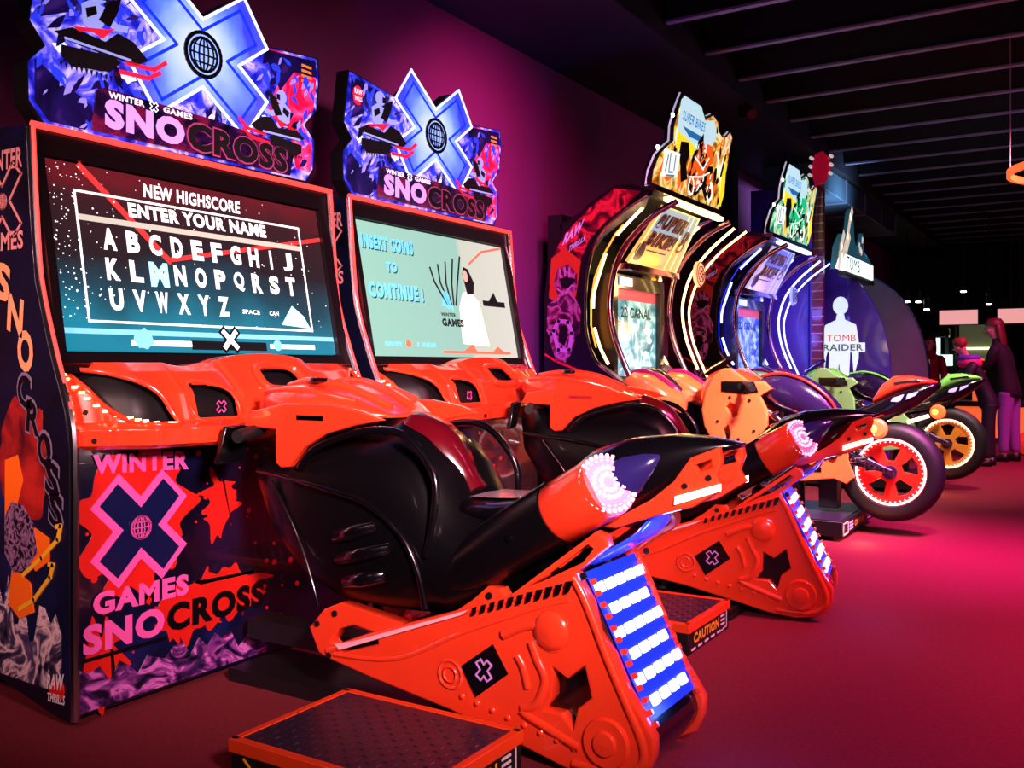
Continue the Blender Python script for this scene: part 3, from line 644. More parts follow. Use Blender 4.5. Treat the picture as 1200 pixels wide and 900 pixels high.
    for k in range(7):
        rn = random.Random(40+k); u, v = rn.uniform(1.85, 2.9), rn.uniform(2.06, 2.2); flat(a, splat((u, v), .03, 12, .6, .6, k), HM, .001, .002)
    obj('spray_print', a, LITWHITE, mq)
    done(); return r
snocross_cabinet(0, 'score', 'nearest arcade cabinet, its screen showing NEW HIGHSCORE and ENTER YOUR NAME')
snocross_cabinet(1.495, 'coins', 'second arcade cabinet, its pale screen showing INSERT COINS TO CONTINUE')
# ================================================================== platforms and ride-on snowmobiles
SLED2 = (-.018, 1.78, .012, 0, 1.0, 10.0)
YC = 2.44
TREADLIT = mat('blue_lit_track_belt', (20, 40, 190), .3, em=(14, 44, 235), es=1.0)
BLOCK = glow('white_track_light', (226, 240, 255), 1.25)
BLUEL = mat('blue_lit_plastic', (40, 70, 230), .25, em=(30, 60, 240), es=.55, coat=.5)
ORPLATE = mat('orange_edge_paint', (240, 70, 26), .35, coat=.3)
def platform(shift, label):
    r = root('foot_platform', (-1.64, 2.44, 0), (0, shift, 0), label, 'platform', 'platforms under the ride-on snowmobiles')
    obj('base_frame', MB().box(-2.60, -1.36, 2.30, 2.58, 0, .045), BLACKM, r)
    for (a, b) in ((1.733, 2.19), (2.69, 3.137)):
        obj('step', MB().box(-1.95, -1.33, a, b, .0, .112), BLACKM, r, bevel=.004)
        obj('step_edge', MB().box(-1.955, -1.325, a-.005, a+.022, .085, .121).box(-1.955, -1.325, b-.022, b+.005, .085, .121).box(-1.955, -1.93, a, b, .085, .121).box(-1.35, -1.324, a, b, .085, .121), ORPLATE, r, bevel=.003)
        obj('tread_plate', MB().box(-1.93, -1.35, a+.022, b-.022, .110, .119), STEEL, r)
        m = MB(); k = 0
        for i in range(17):
            for j in range(14):
                x, y = -1.915+i*.034, a+.04+j*.0295
                if y > b-.04: continue
                s = .012; q = .0035; 
                if (i+j) % 2: s, q = q, s
                m.add([(x-s, y, .119), (x, y-q, .119), (x+s, y, .119), (x, y+q, .119), (x, y, .1225)], [(0, 1, 4), (1, 2, 4), (2, 3, 4), (3, 0, 4)])
        obj('tread_lug', m, CHROME if 0 else STEEL, r, kind='stuff')
        P = lambda u, v, w_: (-1.33+w_, u, v)
        t = MB(); d = b-a; text(t, 'CAUTION', rect(a+.05, .035, a+.05+d*.62, .075), P, .002, .05)
        obj('caution_lettering', t, YELLP, r)
        t = MB()
        for q in range(6): flat(t, rect(a+.03+q*d*.155, .012, a+.07+q*d*.155, .020), P, 0, .002)
        for q in range(3): flat(t, rect(b-.10, .035+q*.017, b-.055, .042+q*.017), P, 0, .002)
        line(t, [(b-.12, .012), (b-.03, .015), (b-.03, .082)], .004, P, 0, .002); obj('caution_marks', t, WHITEP, r)
        S = lambda u, v, w_: (u, a-w_, v)
        t = MB()
        for q in range(5): line(t, [(-1.90+q*.12, .075), (-1.86+q*.12, .045), (-1.90+q*.12, .02)], .006, S, 0, .002)
        obj('chevron_marks', t, YELLP, r)
        for x in (-1.93, -1.35): obj('foot', MB().cyl((x, a+.03, 0), (x, a+.03, .02), .018, n=10), RUBBER, r)
    done(); return r
platform(0, 'low black platform with orange rimmed tread plates under the nearest snowmobile')
platform(1.68, 'low platform with CAUTION strips under the second snowmobile')

def snowmobile(label):
    r = root('ride_on_snowmobile', (-1.75, YC, 0), label=label, cat='snowmobile', group='ride-on snowmobiles')
    near = lambda y: (lambda u, v, w: (u, y-w, v))
    house = [(-2.158,.265),(-2.092,.334),(-2.02,.363),(-1.728,.327),(-1.604,.382),(-1.526,.435),(-1.476,.478),(-1.43,.478),(-1.411,.455),(-1.134,.665),(-1.105,.655),(-1.098,.628),(-1.19,.548),(-1.180,.52),(-1.150,.475),(-1.128,.395),(-1.085,.345),(-1.045,.262),(-1.0,.20),(-.968,.15),(-.968,.10),(-.99,.05),(-1.04,.025),(-1.12,.012),(-1.229,.022),(-1.372,.055),(-1.604,.105),(-1.906,.148),(-2.08,.178),(-2.117,.19)]
    hole = [(-2.063,.233),(-2.027,.279),(-1.967,.298),(-1.875,.285),(-1.872,.254),(-2.02,.205)]
    star = [(-1.262,.285),(-1.215,.262),(-1.165,.305),(-1.145,.225),(-1.185,.19),(-1.20,.13),(-1.235,.165),(-1.29,.165),(-1.262,.205)]
    slit = [(-1.405,.462),(-1.28,.540),(-1.155,.638),(-1.128,.622),(-1.165,.575),(-1.30,.505)]
    for s in (-1, 1):
        y = YC+s*.20; mp = (lambda u, v, w: (u, YC-.20-w, v)) if s < 0 else (lambda u, v, w: (u, YC+.20+w, v))
        h = plate('track_housing', house, [hole, star, slit], mp, .045, ORANGE, r, .006)
        # raised details on the housing
        a = MB()
        def tb(P, rad): a.tube(smoothpath([mp(u, v, -.004) for u, v in P], 4), rad, 8)
        tb([(-1.20, .535), (-1.175, .50), (-1.145, .44), (-1.10, .34), (-1.05, .24), (-1.0, .14), (-1.0, .08), (-1.06, .04), (-1.2, .04)], .013)
        tb([(-2.08, .20), (-1.9, .275), (-1.7, .345), (-1.5, .415), (-1.3, .49), (-1.20, .53)], .011)
        tb([(-2.05, .195), (-1.8, .222), (-1.55, .34), (-1.3, .445), (-1.21, .475)], .009)
        tb([(-1.375, .30), (-1.355, .27), (-1.34, .215)], .013); tb([(-1.33, .345), (-1.31, .30), (-1.285, .245), (-1.315, .175), (-1.36, .15), (-1.27, .115), (-1.18, .085)], .014)
        tb([(-1.42, .35), (-1.35, .385), (-1.28, .40)], .016)
        a.lathe([(.0, .012), (.035, .012), (.05, .004), (.058, -.004)], mp(-1.265, .385, 0), n=20) if s < 0 else None
        if s < 0:
            a.lathe([(0, -.018), (.036, -.016), (.052, -.008), (.058, .004)], mp(-1.265, .385, 0), n=20)
            a.lathe([(0, -.022), (.03, -.020), (.034, -.010), (.062, -.012), (.070, .004)], mp(-1.10, .115, 0), n=24)
            a.lathe([(.018, -.004), (.022, -.008), (.026, -.004)], mp(-1.60, .21, 0), n=16)
            a.lathe([(.034, -.002), (.04, -.007), (.046, -.002)], mp(-1.60, .21, 0), n=16)
        for k in range(9):
            u = -1.56+k*.052; v = .118+(.035-.118)*(k/8)
            p = mp(u, v+.035, 0); q = mp(u, v+.035, .006); a.cyl(p, q, .010, .006, 8)
        obj('housing_relief', a, ORANGE, h, smooth=60)
        t = MB(); flat(t, [(-1.561, .241), (-1.453, .320), (-1.402, .244), (-1.511, .160)], mp, .001, .004); bd = obj('badge', t, BLACKG, h)
        t = MB(); line(t, xshape((-1.482, .242), .030, .010, 52), .005, mp, .004, .006, True); obj('badge_mark', t, LILAC, h)
        t = MB()
        for k in range(11):
            u = -1.52+k*.030; v = .405+(u+1.52)*.365; flat(t, [(u, v-.012-.001*k), (u+.013, v-.007-.001*k), (u+.017+.001*k, v+.016), (u+.004, v+.011)], mp, .009, .0115)
        obj('stripe_print', t, BLACKP, h)
        t = MB(); flat(t, [(-2.02, .216), (-1.56, .388), (-1.53, .408), (-1.97, .250), (-2.04, .232)], mp, .008, .0105); obj('stripe_print', t, mat('white_pink_print', (255, 190, 200), .3, coat=.4), h)
        t = MB()
        for u, v in ((-2.12, .283), (-2.045, .325), (-1.465, .455), (-1.165, .545), (-2.07, .19)): t.cyl(mp(u, v, .001), mp(u, v, .006), .010, n=10)
        obj('bolt', t, BLACKM, h)
        obj('star_back', MB().prism([mp(u, v, -.042) for u, v in [(-1.31, .10), (-1.12, .10), (-1.12, .33), (-1.31, .33)]], (0, .004, 0)), BLACKG, h)
    # inner drive box, belt and lights
    obj('drive_box', MB().prism([(-2.05, YC-.15, .21), (-1.5, YC-.15, .39), (-1.21, YC-.15, .50), (-1.02, YC-.15, .12), (-1.08, YC-.15, .05), (-1.25, YC-.15, .05), (-1.85, YC-.15, .15)], (0, .30, 0)), BLACKM, r)
    bp = smoothpath([(-1.32, 0, .552), (-1.22, 0, .542), (-1.185, 0, .522), (-1.16, 0, .485), (-1.10, 0, .365), (-1.04, 0, .245), (-.99, 0, .15), (-.985, 0, .10), (-1.02, 0, .05), (-1.10, 0, .035), (-1.2, 0, .035)], 3)
    B = MB(); yl, yh_ = YC-.158, YC+.158
    up = [(p.x, yl, p.z) for p in bp]; 
    for P, Q in zip(bp, bp[1:]):
        d = (Q-P).normalized(); n = Vector((-d.z, 0, d.x))
        if n.x < 0: n = -n
        B.prism([(P.x, yl, P.z), (Q.x, yl, Q.z), (Q.x-n.x*.02, yl, Q.z-n.z*.02), (P.x-n.x*.02, yl, P.z-n.z*.02)], (0, yh_-yl, 0))
    belt = obj('track_belt', B, BLACKG, r, smooth=60)
    A0, A1 = Vector((-1.178, 0, .51)), Vector((-1.005, 0, .175)); d = (A1-A0); L_ = d.length; d.normalize(); n = Vector((-d.z, 0, d.x)); n = n if n.x > 0 else -n
    def TP(u, v, w): p = A0+d*v+n*(w+.013); return (p.x, YC+u, p.z)
    m = MB(); flat(m, [(-.157, -.034), (.157, -.034), (.157, L_+.004), (-.157, L_+.004)], TP, -.004, -.001); obj('lit_panel', m, TREADLIT, belt, label='blue lit panel')
    for i in range(6):
        for j in range(5 if i % 2 == 0 else 4):
            u = -.128+j*.064+(0 if i % 2 == 0 else .034); v = .018+i*(L_-.03)/5.4
            m = MB(); cs = circle((u, v), 1, 4); q = []
            for (cx, cy, a0) in ((.0165, .0085, 0), (-.0165, .0085, PI/2), (-.0165, -.0085, PI), (.0165, -.0085, 1.5*PI)):
                for k in range(4): an = a0+k*PI/6; q.append((u+cx+.006*math.cos(an), v+cy+.006*math.sin(an)))
            flat(m, q, TP, 0, .008); obj('track_light', m, BLOCK, belt)
    m = MB()
    for i in range(13):
        v = -.01+i*L_/11.5
        for s in (-1, 1): flat(m, [(s*.158, v), (s*.158, v+.015), (s*.148, v+.013), (s*.148, v+.002)], TP, 0, .014)
    obj('belt_lug', m, ORANGE, belt)
    # fender between tail and housing, the blue light on it put in as glow
    obj('snow_flap', MB().loft([[(x, YC-hw, z+.012), (x, YC+hw, z+.012), (x, YC+hw, z-.012), (x, YC-hw, z-.012)] for x, z, hw in ((-1.03, .70, .10), (-1.05, .655, .13), (-1.09, .625, .155), (-1.15, .59, .17), (-1.21, .545, .17))]), BLUEL, r, sub=1, label='blue lit snow flap')
    # rear grab frame, orange
    obj('rear_frame', MB().tube(smoothpath([(-1.20, YC+.185, .55), (-1.13, YC+.185, .605), (-1.06, YC+.175, .65), (-1.07, YC+.14, .70), (-1.11, YC+.10, .715)], 3), .016, 8), ORANGE, r)
    # main black shell
    sh = spine([(-2.44,.74,.86,.10,.8),(-2.40,.64,.885,.19,.85),(-2.30,.50,.895,.235,.88),(-2.18,.40,.895,.25,.9),(-2.05,.345,.90,.255,.9),(-1.85,.34,.90,.255,.86),(-1.74,.345,.885,.25,.8),(-1.67,.36,.81,.24,.75),(-1.61,.37,.715,.235,.7),(-1.52,.41,.69,.22,.7),(-1.45,.46,.69,.20,.75),(-1.36,.54,.70,.17,.8)], YC, n=28, p=3.2)
    shell = obj('body_shell', sh, BLACKS, r, smooth=80)
    a = MB()
    for s in (-1, 1):
        y = lambda k: YC+s*k
        a.tube(smoothpath([(-2.40, y(.19), .755), (-2.2, y(.245), .745), (-2.03, y(.262), .725), (-1.86, y(.262), .69), (-1.74, y(.258), .61), (-1.68, y(.25), .50), (-1.66, y(.245), .40)], 4), .009, 8)
        a.tube(smoothpath([(-2.15, y(.25), .78), (-2.09, y(.255), .84), (-1.98, y(.245), .885), (-1.86, y(.235), .91), (-1.76, y(.225), .90), (-1.68, y(.22), .84), (-1.635, y(.225), .76), (-1.64, y(.235), .64), (-1.66, y(.24), .55)], 4), .012, 8)
        a.tube(smoothpath([(-2.28, y(.24), .73), (-2.16, y(.255), .58), (-2.08, y(.262), .42), (-2.06, y(.262), .36)], 4), .006, 8)
    obj('shell_crease', a, BLACKG, shell, smooth=80)
    for s in (-1, 1):
        for k, (x0, z0, x1, z1) in enumerate(((-2.0, .585, -1.83, .635), (-1.99, .52, -1.78, .575), (-1.96, .455, -1.80, .49))):
            obj('vent_rib', MB().loft([ring(x0, YC+s*.253, z0-.028, z0+.012, .014, 12, 2), ring((x0+x1)/2, YC+s*.258, (z0+z1)/2-.034, (z0+z1)/2+.018, .030, 12, 2), ring(x1, YC+s*.253, z1-.028, z1+.012, .014, 12, 2)]), BLACKG, shell, smooth=80)
    # knee pad / tank
    tk = spine([(-1.98,.82,.925,.10),(-1.90,.80,.945,.13),(-1.80,.74,.93,.135),(-1.73,.68,.885,.13),(-1.67,.64,.81,.12),(-1.62,.62,.73,.12),(-1.57,.62,.69,.10)], YC, n=20, p=2.5)
    tank = obj('knee_pad', tk, BLACKG, r, smooth=80)
    KP = smoothpath([(-1.85, 0, .932), (-1.80, 0, .915), (-1.74, 0, .885), (-1.69, 0, .825), (-1.655, 0, .765), (-1.62, 0, .722)], 3)
    kr = []
    for k, P in enumerate(KP):
        hw = .040+.035*math.sin(PI*min(1, k/len(KP)+.25)); D = (KP[min(k+1, len(KP)-1)]-KP[max(k-1, 0)]).normalized(); N = Vector((-D.z, 0, D.x)); N = N if N.z > 0 else -N; q = P+N*.020
        kr.append([(q.x-N.x*.03, YC-.035-hw, q.z-N.z*.03), (q.x, YC-.035-hw*.7, q.z), (q.x+N.x*.006, YC-.03, q.z+N.z*.006), (q.x, YC-.03+hw*.7, q.z), (q.x-N.x*.03, YC-.03+hw, q.z-N.z*.03)])
    obj('knee_panel', MB().loft(kr), mat('dark_red_plastic', (84, 6, 20), .2, coat=.5), tank, smooth=80, label='dark red knee panel')
    # seat
    st = spine([(-1.66,.64,.70,.12),(-1.60,.64,.712,.15),(-1.50,.64,.712,.16),(-1.42,.65,.722,.16),(-1.34,.66,.75,.15),(-1.27,.68,.79,.13)], YC, n=20, p=2.8)
    seat = obj('seat', st, BLACKG, r, smooth=80)
    a = MB(); a.grid(8, 6, lambda u, v: (-1.60+.19*u, YC-.10+.20*v, .7135+.010*u*u+.003*math.sin(PI*v)))  # reflection on the black seat, painted as a pale patch
    obj('seat_sheen', a, mat('pale_seat_sheen', (170, 140, 150), .25, coat=.4), seat, label='pale sheen painted on the seat')
    # hood
    hd = spine([(-2.455,.98,1.01,.06),(-2.43,.94,1.022,.14),(-2.38,.905,1.034,.20),(-2.31,.895,1.045,.235),(-2.24,.89,1.05,.25),(-2.16,.90,1.045,.25),(-2.08,.915,1.025,.235),(-2.01,.925,1.0,.20),(-1.95,.93,.972,.16),(-1.90,.935,.953,.11),(-1.87,.94,.946,.05)], YC, n=28, p=2.6)
    hood = obj('hood', hd, ORANGE, r, smooth=80)
    for s in (-1, 1):
        a = MB(); y = YC+s*.252
        W = [(-2.385,.905),(-2.24,.900),(-2.240,.795),(-2.215,.778),(-2.175,.785),(-2.115,.850),(-2.02,.895),(-1.90,.925),(-1.80,.942),(-1.88,.966),(-2.0,.985),(-2.2,.985),(-2.36,.955)]
        a.prism([(u, y-.012*s, v) for u, v in W], (0, .028*s, 0)); obj('hood_side', a, ORANGE, hood, bevel=.006)
        a = MB(); a.tube(smoothpath([(-2.38, YC+s*.17, 1.015), (-2.27, YC+s*.20, 1.025), (-2.14, YC+s*.20, 1.02), (-2.0, YC+s*.15, .99)], 4), .012, 8)
        a.tube(smoothpath([(-2.36, YC+s*.08, 1.035), (-2.24, YC+s*.10, 1.052), (-2.10, YC+s*.08, 1.033), (-1.94, YC+s*.05, .97)], 4), .014, 8); obj('hood_ridge', a, ORANGE, hood, smooth=80)
    obj('fuel_cap', MB().lathe([(0, .012), (.028, .012), (.034, 0)], (-2.20, YC-.11, 1.052), 'Z', 18), BLACKG, hood)
    obj('side_window', MB().box(-2.15, -2.03, YC-.268, YC-.262, .93, .952), mat('pink_reflector', (255, 60, 150), .15, coat=.6), hood, bevel=.003)
    # steering, guards and the black nose
    obj('nose', spine([(-2.46,.76,.86,.06),(-2.43,.72,.90,.10),(-2.38,.72,.93,.12),(-2.30,.74,.93,.14)], YC, n=16), BLACKM, r, smooth=80)
    for s in (-1, 1):
        hb = obj('handlebar', MB().tube(smoothpath([(-2.36, YC+s*.05, .93), (-2.36, YC+s*.18, .905), (-2.34, YC+s*.26, .89)], 3), .014, 10), STEEL, r)
        obj('grip', MB().cyl((-2.345, YC+s*.23, .895), (-2.31, YC+s*.36, .88), .021, n=14), RUBBER, hb)
        gd = obj('hand_guard', MB().loft([[(-2.42, YC+s*.22, .915), (-2.41, YC+s*.33, .91), (-2.395, YC+s*.33, .905), (-2.40, YC+s*.22, .91)], [(-2.44, YC+s*.23, .80), (-2.42, YC+s*.36, .79), (-2.40, YC+s*.36, .785), (-2.42, YC+s*.23, .79)]]), BLACKG, r, bevel=.003)
    # side pods with orange canister and tail light
    for s in (-1, 1):
        yy = YC+s*.155; ax = Vector((.47, 0, .285)).normalized(); P0 = Vector((-1.63, yy, .475))
        pd = obj('side_pod', MB().tube([P0+ax*t for t in (0, .03, .10, .25, .42)], [.055, .074, .082, .086, .088], 24), BLACKS, r, smooth=50)
        obj('pod_ridge', MB().tube([P0+ax*.02+Vector((-.03, -.03*s*-1, .062)), P0+ax*.2+Vector((-.036, .03*s, .072)), P0+ax*.44+Vector((-.036, .03*s, .074))], .009, 8), BLACKG, pd, smooth=60)
        obj('bolt', MB().cyl(P0+ax*.30+Vector((0, s*.086, 0)), P0+ax*.30+Vector((0, s*.092, 0)), .009, n=8), BLACKG, pd)
        cn = obj('canister', MB().tube([P0+ax*.42, P0+ax*.43, P0+ax*.585], [.082, .088, .088], 24), ORANGE, r, smooth=50)
        C0 = P0+ax*.585; ao = (ax+Vector((.0, s*.75, .05))).normalized(); tl = obj('tail_light', MB().tube([C0-ao*.05, C0+ao*.012, C0+ao*.028, C0+ao*.036], [.082, .088, .080, .060], 24), mat('ribbed_lens', (240, 150, 190), .12, em=(255, 70, 120), es=.25, coat=.6), r, smooth=50, label='round ribbed tail light')
        v_ = ao.cross(Vector((0, 1, 0))).normalized(); u_ = v_.cross(ao)
        m = MB()
        for rr, nn in ((.022, 10), (.042, 18), (.060, 24), (.077, 30)):
            for k in range(nn):
                an = 2*PI*k/nn; c = C0+ao*(.036 if rr < .059 else .029)+(u_*math.cos(an)+v_*math.sin(an))*rr; e = (u_*-math.sin(an)+v_*math.cos(an))*.0042; f_ = (u_*math.cos(an)+v_*math.sin(an))*.0055
                m.prism([c-e-f_, c+e-f_, c+e+f_, c-e+f_], ao*.006)
        obj('lens_bead', m, glow('white_bead', (255, 215, 245), .95), tl)
        obj('pod_cone', MB().tube([C0-ax*.05-Vector((0, s*.055, 0)), C0+ax*.02-Vector((0, s*.06, 0)), C0+ax*.08-Vector((0, s*.06, 0)), C0+ax*.13-Vector((0, s*.058, 0)), C0+ax*.17-Vector((0, s*.055, 0))], [.07, .072, .058, .034, .008], 18), mat('violet_gloss_plastic', (36, 30, 92), .2, coat=.6), pd, smooth=60)
    # tail
    tl = spine([(-1.40,.60,.71,.13),(-1.30,.64,.79,.15),(-1.20,.66,.872,.155),(-1.10,.69,.905,.145),(-.98,.76,.918,.11),(-.90,.83,.915,.08),(-.83,.878,.905,.05),(-.80,.888,.90,.03)], YC, n=24, p=2.7)
    obj('tail_fairing', tl, BLACKG, r, smooth=80)
    br = [(-.905,.865),(-.83,.895),(-.822,.86),(-.836,.82),(-.818,.788),(-.90,.735),(-1.0,.705),(-1.117,.662),(-1.17,.66),(-1.10,.70),(-1.016,.748),(-.953,.80)]
    for s in (-1, 1):
        mp = (lambda u, v, w: (u, YC-.105-w, v)) if s < 0 else (lambda u, v, w: (u, YC+.105+w, v))
        tb_ = plate('tail_bracket', br, [[(-.895, .845), (-.85, .862), (-.846, .842), (-.885, .828)]], mp, .03, ORANGE, r, .005)
        t = MB()
        for u, v in ((-.92, .79), (-.88, .775), (-.855, .815)): t.cyl(mp(u, v, 0), mp(u, v, .005), .008, n=8)
        obj('bolt', t, BLACKM, tb_)
        t = MB(); flat(t, [(-.945, .740), (-.822, .784), (-.822, .802), (-.943, .762)], mp, .001, .012); obj('light_strip', t, glow('white_strip_light', (255, 240, 235), 3), tb_)
    obj('tail_bridge', MB().prism([(-.84, YC-.08, .80), (-.90, YC-.08, .745), (-1.10, YC-.08, .675), (-1.10, YC-.08, .70), (-.92, YC-.08, .78)], (0, .16, 0)), ORANGE, r, bevel=.005)
    obj('pivot_post', MB().cyl((-1.75, YC, .045), (-1.75, YC, .36), .06, n=16), BLACKM, r)
    obj('hitch_beam', MB().box(-2.60, -1.9, YC-.05, YC+.05, .13, .20), BLACKM, r)
    # marker light under the rear: the real blue light that washes the tail and the floor
    for nm_, loc, pw in (('blue_tail_lamp', (-.98, YC, .62), 2.4), ('blue_floor_lamp', (-.86, YC+.1, .22), 1.2)):
        ld = bpy.data.lights.new(nm_, 'POINT'); ld.energy = pw; ld.color = (.10, .20, 1); ld.shadow_soft_size = .03
        lo = bpy.data.objects.new(nm_, ld); COL.objects.link(lo); lo.parent = r; lo.location = Vector(loc)-ORG
    done(); return r
s1 = snowmobile('nearest ride-on snowmobile, orange and black with white lit track lights')
s2 = copy_tree(s1); s2['label'] = 'second ride-on snowmobile, behind the nearest one and turned a little'
from mathutils import Euler
eu = Euler([math.radians(a) for a in SLED2[3:]], 'XYZ'); c0 = Vector((-1.75, 2.44, .5))
s2.rotation_euler = eu; s2.location = eu.to_matrix() @ Vector((0, 0, -.5)) + c0 + Vector(SLED2[:3])
# ================================================================== motorbike arcade cabinets
def ycol(hexs): return hexs
TUNNEL = mat('tunnel_grey_plastic', (96, 90, 92), .4, coat=.2)
RACER = art('racer_print', [(.34, (10, 4, 14)), (.46, (80, 14, 50)), (.52, (200, 80, 150)), (.58, (120, 20, 60)), (.7, (20, 6, 26))], 5, .12, 5, 1.6)
REDART = art('red_torn_print', [(.38, (20, 4, 14)), (.48, (130, 10, 30)), (.56, (235, 40, 60)), (.7, (60, 6, 26))], 6, .15, 6, 1.4)
def gstrip(name, c, s): return glow(name, c, s)
SILV = mat('purple_chrome', (170, 120, 150), .16, metal=1)
COUT = [(-2.605,2.30),(-2.72,2.355),(-2.86,2.358),(-3.059,2.25),(-3.264,2.076),(-3.383,1.9),(-3.42,1.593),(-3.42,.6),(-3.42,.03),(-2.70,.03),(-2.52,.45),(-2.45,.72)]
CIN = [(-2.60,.83),(-2.86,1.02),(-3.0,1.12),(-3.07,1.25),(-3.10,1.401),(-3.10,1.6),(-3.086,1.762),(-3.032,1.95),(-2.939,2.08),(-2.783,2.19),(-2.62,2.27)]
def bike_cabinet(shift, key, label):
    gold = key == 'gold'
    NC = (255, 216, 132) if gold else (150, 160, 255)
    NEON = gstrip(key+'_neon_tube', NC, 4.5); NEON2 = gstrip(key+'_glow_panel', (255, 168, 60) if gold else (40, 50, 255), 1.2)
    FACE = art(key+'_lit_print', [(.3, (30, 18, 10)), (.42, (190, 110, 20)), (.52, (255, 214, 90)), (.62, (250, 240, 200)), (.72, (200, 70, 20))] if gold else
               [(.3, (6, 30, 40)), (.42, (20, 130, 110)), (.52, (150, 230, 190)), (.60, (250, 246, 190)), (.72, (240, 150, 60))], 6, .95, 5, 1.8)
    TITLE = art(key+'_title_print', [(.3, (90, 150, 200)), (.45, (210, 170, 90)), (.6, (235, 200, 110)), (.8, (150, 110, 50))] if gold else
                [(.3, (60, 60, 230)), (.45, (190, 150, 190)), (.6, (235, 200, 190)), (.8, (60, 70, 220))], 1.3, .85, 1, .2)
    r = root('arcade_cabinet', (-3.0, 6.6, 0), (0, shift, 0), label, 'arcade cabinet', 'motorbike arcade cabinets')
    Y0, Y1 = 5.95, 7.25
    for s, y in ((-1, Y0), (1, Y1)):
        mp = (lambda u, v, w: (u, Y0-w, v)) if s < 0 else (lambda u, v, w: (u, Y1+w, v))
        sp = obj('side_panel', MB().prism([mp(u, v, 0) for u, v in COUT+CIN], (0, .05 if s < 0 else -.05, 0)), BLACKP, r)
        obj('edge_moulding', MB().tube(smoothpath([mp(u, v, -.02) for u, v in CIN], 3), .014, 8), SILV, r)
        if s < 0:
            a = MB(); flat(a, [(-2.66,2.30),(-2.86,2.335),(-3.05,2.22),(-3.25,2.05),(-3.36,1.88),(-3.38,1.70),(-3.25,1.72),(-3.13,1.85),(-3.05,2.0),(-2.93,2.11),(-2.80,2.19)], mp, 0, .002); obj('torn_print', a, REDART, sp)
            a = MB(); flat(a, [(-3.36, 1.88), (-3.25, 1.95), (-3.12, 1.85), (-3.16, 1.6), (-3.30, 1.55), (-3.38, 1.6)], mp, .002, .003); obj('flame_print', a, mat('orange_red_print', (225, 60, 30), .4), sp)
            a = MB(); flat(a, [(-3.34, 1.70), (-3.31, 1.80), (-3.22, 1.83), (-3.15, 1.76), (-3.15, 1.66), (-3.20, 1.58), (-3.29, 1.58)], mp, .003, .005)
            flat(a, [(-3.39, 1.55), (-3.30, 1.60), (-3.17, 1.60), (-3.12, 1.50), (-3.13, 1.34), (-3.22, 1.28), (-3.34, 1.28), (-3.40, 1.36)], mp, .003, .0045)
            flat(a, [(-3.36, 1.42), (-3.30, 1.47), (-3.20, 1.46), (-3.16, 1.38), (-3.18, 1.22), (-3.24, 1.13), (-3.32, 1.15), (-3.37, 1.28)], mp, .0045, .006)
            obj('rider_print', a, RACER, sp)
            a = MB(); line(a, [(-3.34, 1.36), (-3.30, 1.43), (-3.22, 1.42), (-3.19, 1.34), (-3.21, 1.22), (-3.30, 1.22)], .03, mp, .006, .008, True); line(a, [(-3.31, 1.66), (-3.25, 1.62), (-3.19, 1.68)], .012, mp, .005, .007)
            line(a, [(-3.29, 1.80), (-3.28, 1.74)], .014, mp, .005, .007); line(a, [(-3.25, 1.81), (-3.245, 1.75)], .014, mp, .005, .007); line(a, [(-3.21, 1.80), (-3.21, 1.74)], .014, mp, .005, .007)
            obj('rider_print', a, mat('mauve_print', (214, 110, 190), .35), sp)
            a = MB(); flat(a, [(-3.29, 1.73), (-3.22, 1.745), (-3.16, 1.72), (-3.20, 1.66), (-3.27, 1.66)], mp, .005, .0065); flat(a, [(-3.29, 1.38), (-3.24, 1.40), (-3.22, 1.33), (-3.25, 1.25), (-3.30, 1.28)], mp, .006, .0075); obj('visor_print', a, BLACKP, sp)
            a = MB(); text(a, 'RAW', [(-3.27, 1.965), (-3.11, 2.065), (-3.09, 2.145), (-3.25, 2.045)], mp, .005, .04, .2); text(a, 'THRILLS', [(-3.22, 1.915), (-3.09, 1.99), (-3.08, 2.03), (-3.21, 1.96)], mp, .005, .03, .2)
            obj('maker_lettering', a, mat('lavender_print', (200, 170, 240), .35, em=(200, 170, 240), es=.25), sp)
            a = MB(); text(a, 'SUPER', [(-3.34, 1.02), (-2.95, .89), (-2.93, .965), (-3.32, 1.095)], mp, .006, .03, .2); text(a, 'BIKES 3', [(-3.36, .92), (-2.97, .775), (-2.95, .85), (-3.34, .995)], mp, .006, .03, .2)
            obj('side_lettering', a, mat('mauve_print', (214, 110, 190), .35), sp)
            a = MB(); line(a, [(-3.41, 1.19), (-3.32, 1.14), (-3.15, 1.08), (-2.98, 1.02), (-2.86, .95)], .016, mp, .002, .004); obj('torn_print', a, RED, sp)
    # inner tunnel walls, stepped inwards from each side panel
    for s, y, yi in ((-1, Y0+.05, Y0+.20), (1, Y1-.05, Y1-.16)):
        inn = [(u-.02, v) for u, v in CIN]
        ring_a = [(u, y, v) for u, v in CIN]; ring_b = [(u-.10, yi, 1.55+(v-1.55)*.92) for u, v in CIN]
        tw = MB(); n = len(CIN); tw.add(ring_a+ring_b, [(i, i+1, n+i+1, n+i) for i in range(n-1)]); obj('tunnel_wall', tw, TUNNEL, r, smooth=60)
        # neon arcs (separate tubes, as in the photograph) and glow panels behind them
        def arc(lst, yy, rad, nm='neon_tube', mt=NEON): obj(nm, MB().tube(smoothpath([(u, yy, v) for u, v in lst], 5), rad, 8), mt, r, smooth=60)
        yn = (Y0+.12) if s < 0 else (Y1-.10)
        arc([(-2.70, 2.205), (-2.80, 2.12), (-2.90, 2.03)], yn, .011); arc([(-2.985, 1.905), (-3.04, 1.75), (-3.08, 1.62), (-3.085, 1.52)], yn, .011); arc([(-3.075, 1.38), (-3.03, 1.24), (-2.965, 1.12)], yn, .011)
